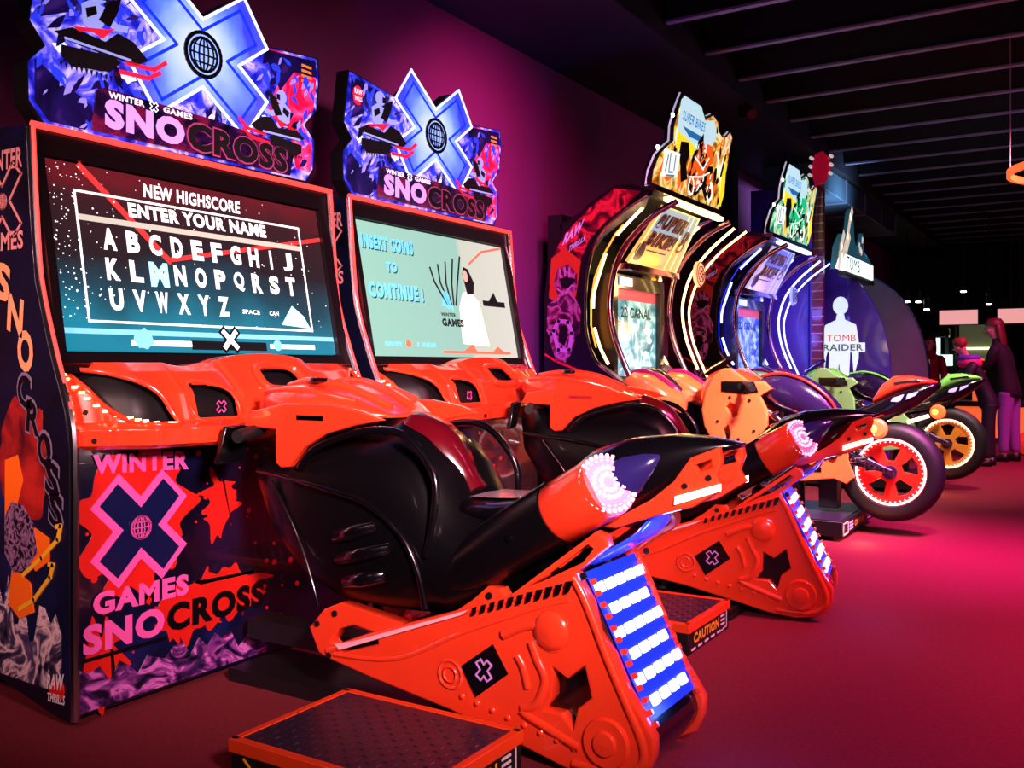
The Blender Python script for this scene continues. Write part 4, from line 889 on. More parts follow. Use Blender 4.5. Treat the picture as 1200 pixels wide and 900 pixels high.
        if s > 0:
            arc([(-2.45, 2.19), (-2.65, 2.03), (-2.80, 1.85), (-2.87, 1.66), (-2.88, 1.50), (-2.84, 1.30), (-2.75, 1.08)], Y1+.01, .011); arc([(-2.36, 2.16), (-2.58, 2.0), (-2.74, 1.82), (-2.82, 1.62), (-2.83, 1.48), (-2.79, 1.28), (-2.68, 1.02)], Y1+.03, .009)
        pn = MB(); G = [(-2.86, 2.11), (-2.93, 2.04), (-3.02, 1.90), (-3.09, 1.74), (-3.12, 1.58), (-3.12, 1.40), (-3.08, 1.24)]
        for (a0, b0), (a1, b1) in zip(G, G[1:]):
            pn.prism([(a0, yn+.02*(-s), b0), (a1, yn+.02*(-s), b1), (a1-.02, yi-.02*(-s)*-1*0, b1), (a0-.02, yi, b0)], (0.004, 0, .0))
        obj('glow_panel', pn, NEON2, r)
        obj('arch_tube', MB().tube(smoothpath([(-2.47, Y0+.17 if s < 0 else Y1-.03, 2.235), (-2.65, Y0+.17 if s < 0 else Y1-.03, 2.15), (-2.82, Y0+.17 if s < 0 else Y1-.03, 2.0), (-2.92, Y0+.17 if s < 0 else Y1-.03, 1.85), (-2.965, Y0+.17 if s < 0 else Y1-.03, 1.68), (-2.975, Y0+.17 if s < 0 else Y1-.03, 1.5), (-2.93, Y0+.17 if s < 0 else Y1-.03, 1.28), (-2.82, Y0+.17 if s < 0 else Y1-.03, 1.03), (-2.74, Y0+.17 if s < 0 else Y1-.03, .90)], 4), .022, 10), SILV, r, smooth=60)
    obj('back_panel', MB().box(-3.42, -3.30, Y0+.05, Y1-.05, .03, 2.2), BLACKM, r)
    obj('base_box', MB().box(-3.30, -2.75, Y0+.05, Y1-.05, .03, .92), BLACKM, r)
    obj('top_panel', MB().prism([(-3.3, Y0+.05, 2.08), (-3.05, Y0+.05, 2.22), (-2.86, Y0+.05, 2.31), (-2.60, Y0+.05, 2.27), (-2.60, Y0+.05, 2.31), (-2.86, Y0+.05, 2.345), (-3.06, Y0+.05, 2.25), (-3.32, Y0+.05, 2.12)], (0, Y1-Y0-.1, 0)), BLACKM, r)
    # screen
    obj('screen_housing', MB().box(-3.30, -3.03, 6.22, 7.14, 1.0, 1.78).box(-3.03, -2.99, 6.22, 6.28, 1.0, 1.78).box(-3.03, -2.99, 7.05, 7.14, 1.0, 1.78).box(-3.03, -2.99, 6.28, 7.05, 1.68, 1.78), BEZEL, r)
    SC = lambda u, v, w: (-3.028+w, u, v)
    a = MB(); flat(a, rect(6.28, 1.03, 7.05, 1.68), SC)
    sc = obj('screen', a, art(key+'_race_screen', [(.3, (20, 60, 90)), (.48, (80, 150, 170)), (.58, (170, 220, 225)), (.7, (60, 110, 140))] if gold else [(.3, (20, 30, 160)), (.48, (60, 90, 220)), (.58, (150, 180, 250)), (.7, (40, 50, 200))], 5, 1.1, 6, .8), r)
    a = MB(); flat(a, rect(6.28, 1.60, 7.05, 1.68), SC, .001, .002); obj('screen_bar', a, glow('race_pink', (190, 70, 90), .8), sc)
    a = MB(); shards(a, rect(6.28, 1.03, 7.05, 1.58), SC, 70, .05, 8, .0005, .001); obj('screen_shards', a, glow(key+'_screen_bits', (190, 235, 240) if gold else (150, 180, 255), .9), sc, kind='stuff')
    a = MB(); text(a, '22 CANAL', rect(6.40, 1.47, 6.95, 1.55), SC, .004, .03); obj('screen_lettering', a, mat('dim_screen_print', (20, 30, 50), .4), sc)
    obj('screen_lamp', MB().box(-2.99, -2.975, 6.30, 6.50, 1.70, 1.76), glow('cool_label', (170, 190, 255), 1.4), r)
    # slanted title panel
    A, B = Vector((-2.65, 0, 2.25)), Vector((-2.88, 0, 1.85)); dd_ = (A-B).normalized(); nn = Vector((-dd_.z, 0, dd_.x)); nn = nn if nn.x > 0 else -nn; H = (A-B).length
    TP = lambda u, v, w: ((B+dd_*(v*H)+nn*w).x, u, (B+dd_*(v*H)+nn*w).z)
    a = MB(); flat(a, [(6.22, 0), (7.10, 0), (7.02, 1), (6.34, 1)], TP, -.03, 0); tp = obj('title_panel', a, TITLE, r, label='slanted lit title panel')
    a = MB(); line(a, [(6.22, 0), (7.10, 0), (7.02, 1), (6.34, 1)], .012, TP, 0, .006, True); line(a, [(6.86, .02), (6.84, .98)], .008, TP, 0, .004); line(a, [(6.98, .02), (6.93, .98)], .008, TP, 0, .004); obj('title_frame', a, gstrip(key+'_frame_light', NC, 1.6), tp)
    a = MB(); flat(a, [(6.29, .56), (7.05, .56), (7.01, .985), (6.35, .985)], TP, .0005, .001); obj('title_sky_print', a, glow(key+'_sky', (150, 186, 204) if gold else (110, 120, 230), .7), tp)
    m1 = MB(); m2 = MB()
    for mb_, w_, bd in ((m1, .004, .10), (m2, .007, -.01)):
        text(mb_, 'SUPER', [(6.34, .64), (6.86, .64), (6.88, .90), (6.36, .90)], TP, w_, bd, .15); text(mb_, 'BIKES', [(6.31, .33), (6.82, .33), (6.84, .59), (6.33, .59)], TP, w_, bd, .15)
        text(mb_, '3', [(6.88, .34), (7.0, .34), (7.0, .74), (6.89, .74)], TP, w_, bd, .1)
    obj('title_lettering', m1, BLACKP, tp); obj('title_lettering', m2, mat('title_dark_red', (130, 50, 40), .4, em=(150, 60, 40), es=.35), tp)
    a = MB(); line(a, [(6.40, .26), (6.74, .26)], .02, TP, .003, .005); flat(a, circle((6.30, .22), .07, 18, .17), TP, .002, .006); obj('title_mark', a, mat('brown_print', (90, 40, 30), .4), tp)
    obj('title_shelf', MB().box(-3.0, -2.86, 6.2, 7.14, 1.80, 1.845), SILV, r)
    # round fan emblem on the far arch
    fm = obj('fan_emblem', MB().lathe([(0, .03), (.085, .03), (.10, .015), (.10, 0)], (-2.70, 7.12, 1.83), 'X', 24), glow(key+'_emblem', (255, 190, 140) if gold else (140, 150, 255), 1.1), r, label='round lit emblem')
    a = MB()
    for rr in (.09, .055): a.lathe([(rr, .031), (rr+.007, .036), (rr+.012, .031)], (-2.70, 7.12, 1.83), 'X', 22)
    for k in range(6):
        an = k*PI/3; c, s_ = math.cos(an), math.sin(an); a.prism([(-2.668, 7.12+c*.015-s_*.012, 1.83+s_*.015+c*.012), (-2.668, 7.12+c*.015+s_*.012, 1.83+s_*.015-c*.012), (-2.668, 7.12+c*.05, 1.83+s_*.05)], (.004, 0, 0))
    obj('fan_blade', a, RED if gold else NAVY, fm)
    # roof frame to the header
    obj('header_frame', MB().box(-2.66, -2.56, 5.97, 7.36, 2.30, 2.335), SILV, r)
    obj('header_light', MB().box(-2.60, -2.552, 6.2, 7.3, 2.262, 2.29), NEON, r)
    # header sign, leaning slightly forward
    HP = lambda u, v, w: (-2.60+.10*(v-2.33)+w, u, v)
    HO = [(5.967,2.34),(7.341,2.345),(7.40,2.55),(7.44,2.72),(7.46,2.88),(7.50,2.97),(7.44,3.0),(7.36,2.95),(7.25,2.93),(7.18,2.95),(7.13,3.02),(7.02,3.05),(6.90,3.0),(6.82,2.99),(6.76,3.06),(6.40,3.06),(6.32,2.93),(6.27,2.80),(6.28,2.70),(6.18,2.64),(6.06,2.56),(5.98,2.44)]
    a = MB(); flat(a, HO, HP, -.07, -.002); hb = obj('header_sign', a, BLACKM, r, label='back-lit cut-out header with a racing bike picture')
    obj('header_edge', MB().tube([HP(u, v, -.035) for u, v in HO], .008, 6, True), glow('pale_edge_light', (230, 220, 255), .5), hb)
    IN = [(6.72+(u-6.72)*.965, 2.68+(v-2.68)*.95) for u, v in HO]
    a = MB(); flat(a, IN, HP, -.002, 0); obj('header_face', a, FACE, hb)
    for mt_, n_, sz, sd, w_ in ((glow(key+'_shard_a', (236, 120, 30) if gold else (240, 200, 80), .9), 60, .06, 1, .0006), (LITINK, 34, .05, 2, .0009)):
        a = MB(); shards(a, IN, HP, n_, sz, sd, 0, w_, 1.1); obj('header_shards', a, mt_, hb, kind='stuff')
    a = MB(); flat(a, [(6.32, 2.72), (6.36, 3.0), (6.42, 3.04), (6.74, 3.04), (6.85, 2.96), (7.04, 3.0), (7.12, 2.90), (6.98, 2.74), (6.60, 2.70)], HP, .001, .002); obj('header_print', a, glow('pale_sky_print', (190, 226, 236), 1.0), hb)
    a = MB(); flat(a, [(6.34, 2.78), (6.33, 2.66), (6.62, 2.66), (6.86, 2.72)], HP, .002, .003); flat(a, [(7.30, 2.40), (7.30, 2.6), (7.38, 2.8), (7.40, 2.5), (7.34, 2.38)], HP, .002, .003); obj('header_print', a, glow('yellow_sky_print', (250, 226, 40), 1.0), hb)
    a = MB(); flat(a, [(6.42, 2.83), (6.80, 2.83), (6.84, 2.79), (6.56, 2.78)], HP, .003, .004); text(a, 'SUPER BIKES', rect(6.40, 2.87, 6.86, 2.94), HP, .004, .01, .2); obj('header_lettering', a, glow('teal_blue_print', (40, 110, 170), .9), hb)
    body = (226, 90, 20) if gold else (20, 190, 120)
    a = MB(); flat(a, [(6.42, 2.72), (6.56, 2.74), (6.60, 2.66), (6.55, 2.58), (6.60, 2.48), (6.48, 2.44), (6.44, 2.56), (6.40, 2.62)], HP, .003, .005)
    flat(a, [(6.62, 2.42), (6.60, 2.56), (6.74, 2.78), (6.84, 2.86), (6.86, 2.72), (6.96, 2.64), (7.10, 2.66), (7.06, 2.5), (7.14, 2.44), (7.0, 2.38), (6.9, 2.46), (6.78, 2.38)], HP, .003, .005); obj('header_print', a, LITINK, hb)
    a = MB(); flat(a, [(6.66, 2.46), (6.66, 2.58), (6.78, 2.74), (6.82, 2.64), (6.92, 2.60), (6.86, 2.50), (6.78, 2.44)], HP, .005, .007); flat(a, [(6.92, 2.80), (7.06, 2.80), (7.08, 2.68), (6.98, 2.64), (6.92, 2.70)], HP, .005, .007)
    flat(a, [(6.08, 2.46), (6.20, 2.62), (6.30, 2.64), (6.22, 2.54), (6.36, 2.46), (6.22, 2.40)], HP, .003, .004); obj('header_print', a, glow(key+'_racer_print', body, 1.1), hb)
    for mt_, sd, n_ in ((glow(key+'_racer_print', body, 1.1), 11, 26), (glow('white_print_light', (240, 245, 235), 1.1), 12, 14), (LITINK, 13, 22)):
        a = MB(); shards(a, [(6.55, 2.42), (6.60, 2.62), (6.78, 2.84), (6.92, 2.80), (7.12, 2.66), (7.16, 2.44), (6.9, 2.38)], HP, n_, .035, sd, .007, .0085, 1.0); obj('racer_shards', a, mt_, hb, kind='stuff')
    a = MB(); [line(a, P_, .014, HP, .006, .008) for P_ in ([(6.18, 2.47), (6.21, 2.58)], [(6.25, 2.60), (6.24, 2.47), (6.31, 2.48)], [(6.34, 2.60), (6.33, 2.50)], [(6.20, 2.44), (6.34, 2.46)])]; obj('header_lettering', a, glow('ice_blue_print', (90, 130, 160), .9), hb)
    a = MB(); flat(a, [(6.12, 2.42), (6.40, 2.46), (6.42, 2.63), (6.16, 2.62)], HP, .004, .006); line(a, circle((7.06, 2.46), .055, 18, .07), .018, HP, .005, .008, True); line(a, circle((6.68, 2.44), .05, 16, .06), .014, HP, .005, .008, True)
    line(a, [(6.70, 2.66), (6.88, 2.60), (6.98, 2.70)], .014, HP, .007, .009); line(a, [(6.62, 2.50), (6.86, 2.54), (7.02, 2.60)], .012, HP, .007, .009); line(a, [(7.16, 2.78), (7.24, 2.60), (7.30, 2.76)], .02, HP, .004, .006); obj('header_print', a, glow('white_print_light', (240, 245, 235), 1.1), hb)
    for u, v in ((6.02, 2.60), (6.22, 2.86)): obj('marker_bulb', MB().lathe([(0, .02), (.014, .014), (.018, 0)], HP(u, v, 0), 'X', 10), glow('white_dot', (255, 255, 255), 4), hb)
    # handlebar-height fairing pods: the cabinet's dashboard
    cp = ORANGE_LIT if gold else mat('pale_green_plastic', (140, 235, 120), .3, coat=.6)
    for k, (y0, y1) in enumerate(((6.05, 6.45), (6.70, 7.12))):
        yc = (y0+y1)/2; pod = MB().loft([ring(x, yc, z0, z1, hw, 18, 2.6) for x, z0, z1, hw in ((-2.88, .93, 1.02, .16), (-2.80, .89, 1.07, .20), (-2.68, .84, 1.05, .19), (-2.58, .80, .98, .16), (-2.48, .78, .90, .10))])
        pd = obj('dash_pod', pod, cp, r, smooth=80)
        obj('pod_stripe', MB().tube(smoothpath([(-2.84, yc-.05, 1.06), (-2.74, yc-.05, 1.07), (-2.64, yc-.04, 1.03), (-2.54, yc-.02, .955)], 3), .018, 8), mat('magenta_stripe', (150, 20, 110), .25), pd)
    obj('dash_centre', MB().prism([(-2.85, 6.40, .92), (-2.85, 6.40, 1.0), (-2.68, 6.40, .96), (-2.56, 6.40, .88), (-2.56, 6.40, .84)], (0, .34, 0)), cp, r, bevel=.01)
    obj('steering_tube', MB().tube(smoothpath([(-2.88, 6.46, 1.08), (-2.76, 6.44, 1.07), (-2.64, 6.42, 1.0), (-2.56, 6.40, .93)], 4), .024, 10), CHROME, r)
    # lamps of the cabinet
    for (x, y, z, c, e) in ((-2.80, 6.6, 1.72, NC, 6), (-3.0, Y0+.25, 1.45, NC, 3), (-2.75, Y1-.25, 1.4, NC, 3)):
        ld = bpy.data.lights.new(key+'_lamp', 'POINT'); ld.energy = e; ld.color = (1, .62, .2) if gold else (.14, .16, 1); ld.shadow_soft_size = .08
        lo = bpy.data.objects.new(key+'_lamp', ld); COL.objects.link(lo); lo.parent = r; lo.location = Vector((x, y, z))-ORG
    done(); return r
bike_cabinet(0, 'gold', 'first motorbike arcade cabinet with gold neon arches and orange header picture')
bike_cabinet(2.7, 'blue', 'second motorbike arcade cabinet with blue white neon arches and green header picture')

def motorbike(shift, key, label, platlabel):
    green = key == 'green'
    BODY = mat('green_fairing', (130, 238, 96), .25, coat=.7) if green else ORANGE
    BODY2 = mat('pale_green_fairing', (176, 246, 160), .28, coat=.6) if green else ORANGE_LIT
    RIM = mat('gold_rim', (216, 150, 50), .3, coat=.5) if green else mat('red_rim', (250, 52, 30), .28, coat=.6)
    Y = 6.6
    r = root('ride_on_motorbike', (-1.7, Y, 0), (0, shift, 0), label, 'motorbike', 'ride-on motorbikes')
    # front fairing: two side shells and a nose
    sf = [(-2.40,.80),(-2.37,.93),(-2.31,1.045),(-2.24,1.09),(-2.19,1.09),(-2.13,1.05),(-2.06,1.0),(-1.95,1.0),(-1.90,.95),(-1.98,.90),(-1.93,.80),(-1.93,.70),(-2.02,.58),(-2.10,.52),(-2.16,.40),(-2.12,.30),(-2.14,.24),(-2.20,.26),(-2.26,.42),(-2.32,.58),(-2.38,.68)]
    hl = [[(-2.22,.82),(-2.19,.85),(-2.15,.83),(-2.14,.77),(-2.17,.75)], [(-2.24,.66),(-2.21,.69),(-2.19,.64),(-2.20,.58),(-2.22,.57)]]
    for s in (-1, 1):
        mp = (lambda u, v, w: (u, Y-.20-w, v)) if s < 0 else (lambda u, v, w: (u, Y+.20+w, v))
        p = plate('side_fairing', sf, hl, mp, .05, BODY2, r, .012)
        t = MB(); flat(t, [(-2.25, .93), (-2.25, 1.0), (-2.02, 1.0), (-1.99, .93), (-2.08, .915)], mp, .001, .006); obj('fairing_slot', t, BLACKG, p)
        t = MB(); t.cyl(mp(-2.11, .965, .006), mp(-2.11, .965, .014), .024, n=14)
        for u, v in ((-2.19, .89), (-2.05, .87), (-2.28, .72), (-2.13, .60), (-2.02, .66), (-2.17, .33)): t.cyl(mp(u, v, .001), mp(u, v, .006), .010, n=8)
        obj('bolt', t, BLACKM, p)
    obj('nose_fairing', spine([(-2.455,.86,.92,.05),(-2.43,.78,.99,.12),(-2.38,.72,1.06,.17),(-2.30,.70,1.09,.18),(-2.15,.72,1.08,.17),(-2.05,.80,1.02,.14)], Y, n=22), BODY, r, smooth=80)
    obj('windscreen', MB().loft([[(x, Y-hw, z), (x, Y-hw*.5, z+.03), (x, Y+hw*.5, z+.03), (x, Y+hw, z)] for x, z, hw in ((-2.42, 1.04, .10), (-2.34, 1.10, .12), (-2.26, 1.15, .09))]), mat('smoke_plastic', (40, 20, 40), .1, coat=.6), r)
    for s in (-1, 1):
        hb = obj('handlebar', MB().tube(smoothpath([(-2.12, Y+s*.08, 1.0), (-2.08, Y+s*.22, .99), (-2.02, Y+s*.30, .97)], 3), .014, 8), STEEL, r)
        obj('grip', MB().cyl((-2.04, Y+s*.27, .975), (-1.98, Y+s*.36, .955), .022, n=12), RUBBER, hb)
    tk = spine([(-2.05,.90,1.0,.10),(-1.98,.84,1.045,.14),(-1.85,.78,1.06,.165),(-1.72,.74,1.04,.16),(-1.60,.70,.96,.14),(-1.52,.68,.87,.12),(-1.47,.67,.80,.10)], Y, n=22, p=2.5)
    tank = obj('fuel_tank', tk, mat('violet_black_gloss', (36, 20, 66), .16, coat=.8), r, smooth=80)
    obj('tank_stripe', MB().tube(smoothpath([(-2.0, Y-.10, 1.035), (-1.85, Y-.11, 1.055), (-1.68, Y-.12, 1.0), (-1.55, Y-.11, .90), (-1.49, Y-.10, .80)], 4), .010, 8), RED if not green else BODY, tank, smooth=80)
    obj('seat', spine([(-1.62,.70,.80,.13),(-1.50,.70,.80,.15),(-1.38,.70,.80,.15),(-1.28,.72,.83,.13)], Y, n=18), BLACKM, r, smooth=80)
    tail = spine([(-1.50,.66,.76,.12),(-1.38,.68,.82,.13),(-1.25,.72,.88,.13),(-1.12,.78,.945,.12),(-1.0,.85,.985,.10),(-.92,.92,1.0,.07),(-.87,.965,1.0,.03)], Y, n=20, p=2.5)
    tf = obj('tail_fairing', tail, BLACKG, r, smooth=80)
    cw = spine([(-1.27,.86,.90,.07),(-1.22,.88,.985,.085),(-1.15,.92,1.04,.085),(-1.05,.96,1.045,.08),(-.96,.985,1.03,.06),(-.89,.995,1.01,.03)], Y, n=18, p=2.4)
    obj('seat_cowl', cw, BODY, tf, smooth=80); obj('cowl_slot', MB().prism([(-1.14, Y-.088, 1.0), (-1.0, Y-.078, 1.02), (-.98, Y-.075, 1.01), (-1.13, Y-.088, .985)], (0, .01, 0)), BLACKM, tf)
    t = MB(); TM = lambda u, v, w: (u, Y-.112-w, v)
    flat(t, [(-1.16, .855), (-1.09, .885), (-1.07, .925), (-1.14, .90)], TM, 0, .006); flat(t, [(-1.06, .89), (-1.0, .92), (-.985, .945), (-1.05, .925)], TM, 0, .006); obj('tail_lettering', t, glow('violet_white_print', (190, 170, 255), .8), tf)
    # engine: block, coil springs, frame tubes
    obj('engine_block', MB().box(-2.05, -1.62, Y-.12, Y+.12, .36, .70), BLACKM, r, bevel=.02)
    for k in range(2):
        P = [(-1.98+.10*k+.035*math.cos(t*.9), Y-.17+.035*math.sin(t*.9)*.6, .50+.011*t) for t in range(28)]
        obj('coil_spring', MB().tube(P, .010, 6), CHROME, r, smooth=80)
    obj('frame_tube', MB().tube(smoothpath([(-1.95, Y-.15, .80), (-1.75, Y-.15, .66), (-1.60, Y-.14, .56), (-1.55, Y-.13, .48)], 4), .024, 10), CHROME, r, smooth=80)
    bl = [(-1.90,.70),(-1.78,.74),(-1.66,.70),(-1.52,.68),(-1.42,.58),(-1.40,.46),(-1.37,.38),(-1.42,.33),(-1.50,.36),(-1.72,.33),(-1.80,.46),(-1.84,.58)]
    for s in (-1, 1):
        mp = (lambda u, v, w: (u, Y-.15-w, v)) if s < 0 else (lambda u, v, w: (u, Y+.15+w, v))
        p = plate('belly_fairing', bl, [circle((-1.52, .56), .02, 10)], mp, .035, BODY2, r, .008)
        t = MB(); flat(t, [(-1.76, .40), (-1.755, .50), (-1.70, .51), (-1.70, .45), (-1.58, .43), (-1.58, .40)], mp, .001, .004); obj('number_print', t, BLACKP, p)
    # rear wheel
    WX, WZ, WR = -1.165, .415, .325
    prof = [(WR-.10, -.075), (WR-.05, -.085), (WR-.015, -.062), (WR, -.025), (WR, .025), (WR-.015, .062), (WR-.05, .085), (WR-.10, .075)]
    wheel = obj('rear_wheel', MB().lathe(prof, (WX, Y, WZ), 'Y', 56, True), RUBBER, r, smooth=60, label='black tyre of the rear wheel')
    mp = lambda u, v, w: (u, Y-.045-w, v)
    holes = []
    for k in range(5):
        a0 = k*2*PI/5+.3; q = []
        for (rr, da) in ((.075, -.28), (.165, -.36), (.172, 0), (.165, .36), (.075, .28)): q.append((WX+rr*math.cos(a0+da), WZ+rr*math.sin(a0+da)))
        holes.append(q)
    plate('rim', circle((WX, WZ), .228, 40), holes, mp, .05, RIM, wheel, .006)
    obj('rim_light', MB().tube([(WX+.212*math.cos(a*PI/24), Y-.052, WZ+.212*math.sin(a*PI/24)) for a in range(48)], .007, 6, True), glow('rim_light_'+key, (255, 196, 190) if not green else (255, 210, 170), 4.0), wheel, smooth=80)
    obj('hub', MB().cyl((WX, Y-.08, WZ), (WX, Y+.08, WZ), .045, n=18), STEEL, wheel)
    obj('rim_barrel', MB().lathe([(.205, -.04), (.215, -.04), (.215, .07), (.205, .07)], (WX, Y, WZ), 'Y', 36, True), RIM, wheel)
    dm = MB()
    for k in range(40): an = 2*PI*k/40; dm.box(WX+.196*math.cos(an)-.004, WX+.196*math.cos(an)+.004, Y-.056, Y-.05, WZ+.196*math.sin(an)-.004, WZ+.196*math.sin(an)+.004)
    obj('rim_bead', dm, glow('pink_bead', (255, 180, 200), 2), wheel)
    # swing arm with chain guard
    sa = obj('swing_arm', MB().prism([(-1.58, Y-.135, .50), (-1.56, Y-.135, .57), (-1.40, Y-.135, .56), (-1.14, Y-.135, .435), (-1.13, Y-.135, .40), (-1.30, Y-.135, .44), (-1.5, Y-.135, .47)], (0, .035, 0)), STEEL, r, bevel=.006)
    t = MB()
    for k in range(14): x = -1.53+k*.029; z = .53-(x+1.53)*.27; t.box(x, x+.018, Y-.145, Y-.136, z-.012, z+.006)
    t.cyl((-1.50, Y-.16, .52), (-1.50, Y-.13, .52), .03, n=12); obj('swing_pivot', MB().cyl((-1.50, Y-.165, .52), (-1.50, Y-.14, .52), .028, n=12), CHROME, sa)
    bx = MB(); rn = random.Random(9)
    for k in range(16): x = -1.55+rn.uniform(0, .33); z = .60-(x+1.55)*.38+rn.uniform(-.06, .05); e = rn.uniform(.008, .022); bx.box(x, x+e*1.6, Y-.13-rn.uniform(.0, .03), Y-.10, z, z+e)
    obj('linkage', bx, STEEL, sa, bevel=.002, kind='stuff'); obj('shock_absorber', MB().tube([(-1.54, Y-.12, .46), (-1.30, Y-.12, .50)], .022, 10), CHROME, sa)
    obj('chain', t, CHROME, sa); obj('sprocket', MB().lathe([(.02, -.01), (.05, -.012), (.055, -.006), (.05, 0)], (-1.50, Y-.137, .52), 'Y', 18), glow('blue_sprocket', (70, 80, 210), .5), sa)
    obj('exhaust', MB().cyl((-1.48, Y-.16, .60), (-1.30, Y-.18, .665), .018, n=12), glow('white_footpeg_light', (255, 236, 225), 1.3), r, label='pale foot bar')
    tl = obj('tail_light', MB().lathe([(0, -.03), (.05, -.028), (.065, -.012), (.065, .02)], (-1.23, Y-.145, .70), 'Y', 20), glow('orange_lens', (255, 120, 60), .8), r, label='round orange lamp')
    obj('lens_core', MB().lathe([(0, -.036), (.022, -.034), (.028, -.028)], (-1.25, Y-.145, .70), 'Y', 14), glow('yellow_core', (255, 210, 90), 1.8), tl)
    obj('lamp_stalk', MB().box(-1.27, -1.19, Y-.13, Y-.02, .68, .72), BLACKM, r)
    obj('mud_guard', MB().loft([[(WX+.36*math.cos(a), Y-.06, WZ+.36*math.sin(a)), (WX+.36*math.cos(a), Y+.06, WZ+.36*math.sin(a)), (WX+.35*math.cos(a), Y+.06, WZ+.35*math.sin(a)), (WX+.35*math.cos(a), Y-.06, WZ+.35*math.sin(a))] for a in [PI*.55+k*.11 for k in range(9)]]), BLACKM, r)
    obj('wheel_stand', MB().box(-1.62, -1.50, Y-.06, Y+.06, .15, .50), BLACKM, r); obj('mount_post', MB().cyl((-1.80, Y, .13), (-1.80, Y, .42), .07, n=16), BLACKM, r)
    done()
    p = root('foot_platform', (-1.9, Y, 0), (0, shift, 0), platlabel, 'platform', 'platforms under the ride-on motorbikes')
    obj('base', MB().box(-2.74, -1.375, Y-.46, Y+.46, .03, .125), BLACKM, p, bevel=.004); obj('tread_plate', MB().box(-2.4, -1.40, Y-.43, Y+.43, .123, .129), STEEL, p)
    P = lambda u, v, w: (-1.375+w, u, v)
    t = MB(); text(t, 'CAUTION', rect(Y-.12, .055, Y+.16, .095), P, .002, .05); obj('caution_lettering', t, YELLP, p)
    t = MB(); line(t, rect(Y-.43, .04, Y-.30, .11), .008, P, 0, .002, True)
    for q in range(3): flat(t, rect(Y+.28, .05+.02*q, Y+.40, .06+.02*q), P, 0, .002); flat(t, rect(Y-.26, .05+.02*q, Y-.16, .06+.02*q), P, 0, .002)
    obj('caution_marks', t, WHITEP, p)
    ul = bpy.data.lights.new('platform_underlight', 'POINT'); ul.energy = 2.2; ul.color = (1, .28, .12); ul.shadow_soft_size = .05
    uo = bpy.data.objects.new('platform_underlight', ul); COL.objects.link(uo); uo.parent = p; uo.location = Vector((-1.27, Y-.38, .07))-ORG
    for x in (-2.3, -1.45):
        for y in (Y-.4, Y+.4): obj('foot', MB().cyl((x, y, 0), (x, y, .032), .025, n=10), RUBBER, p)
    done(); return r
motorbike(0, 'orange', 'orange ride-on motorbike with a red rear wheel, in front of the gold neon cabinet', 'black CAUTION marked platform under the orange motorbike')
motorbike(2.7, 'green', 'green ride-on motorbike with a gold rear wheel, beyond the orange one', 'black platform under the green motorbike')
# ================================================================== further machines
VIOL = mat('violet_panel', (84, 46, 196), .35, coat=.5, var=.25)
GREYP = mat('grey_panel', (150, 142, 170), .45, coat=.2, var=.3, vscale=3)
# guitar machine: tall violet body with a giant guitar neck at its edge
r = root('arcade_cabinet', (-3.0, 10.7, 0), label='tall violet cabinet carrying a giant red guitar neck on its edge', cat='arcade cabinet')
obj('body', MB().box(-3.3, -2.66, 10.33, 10.68, 0, 3.05), VIOL, r, bevel=.01)
t = MB()
for k in range(3): t.box(-2.66, -2.645, 10.36+.10*k, 10.41+.10*k, .1, 2.9)
obj('light_strip', t, mat('blue_violet_light', (50, 40, 200), .3, em=(60, 40, 220), es=.5), r)
nk = obj('guitar_neck', MB().prism([(-2.62, 10.26, .9), (-2.50, 10.26, .9), (-2.49, 10.26, 3.0), (-2.55, 10.26, 3.04), (-2.62, 10.26, 3.0)], (0, .07, 0)), mat('wine_red_wood', (110, 14, 50), .3, coat=.5), r, bevel=.01)
for k in range(22): obj('fret', MB().box(-2.62, -2.49, 10.252, 10.26, 1.0+k*.09, 1.012+k*.09), mat('fret_metal', (190, 110, 140), .3, metal=.8), nk)
hs = obj('guitar_headstock', MB().prism([(-2.58, 10.25, 3.02), (-2.50, 10.25, 3.04), (-2.42, 10.25, 3.16), (-2.43, 10.25, 3.30), (-2.50, 10.25, 3.39), (-2.58, 10.25, 3.36), (-2.62, 10.25, 3.22), (-2.60, 10.25, 3.10)], (0, .06, 0)), mat('red_lacquer', (214, 20, 60), .2, coat=.8, em=(214, 20, 60), es=.25), r, bevel=.01)
for k in range(3):
    for x in (-2.63+.008*k, -2.41-.008*(k == 0)): obj('tuning_peg', MB().cyl((x, 10.22, 3.14+.09*k), (x, 10.28, 3.14+.09*k), .018, n=10), mat('peg_cream', (240, 220, 230), .3, em=(240, 220, 230), es=.5), hs)
done()
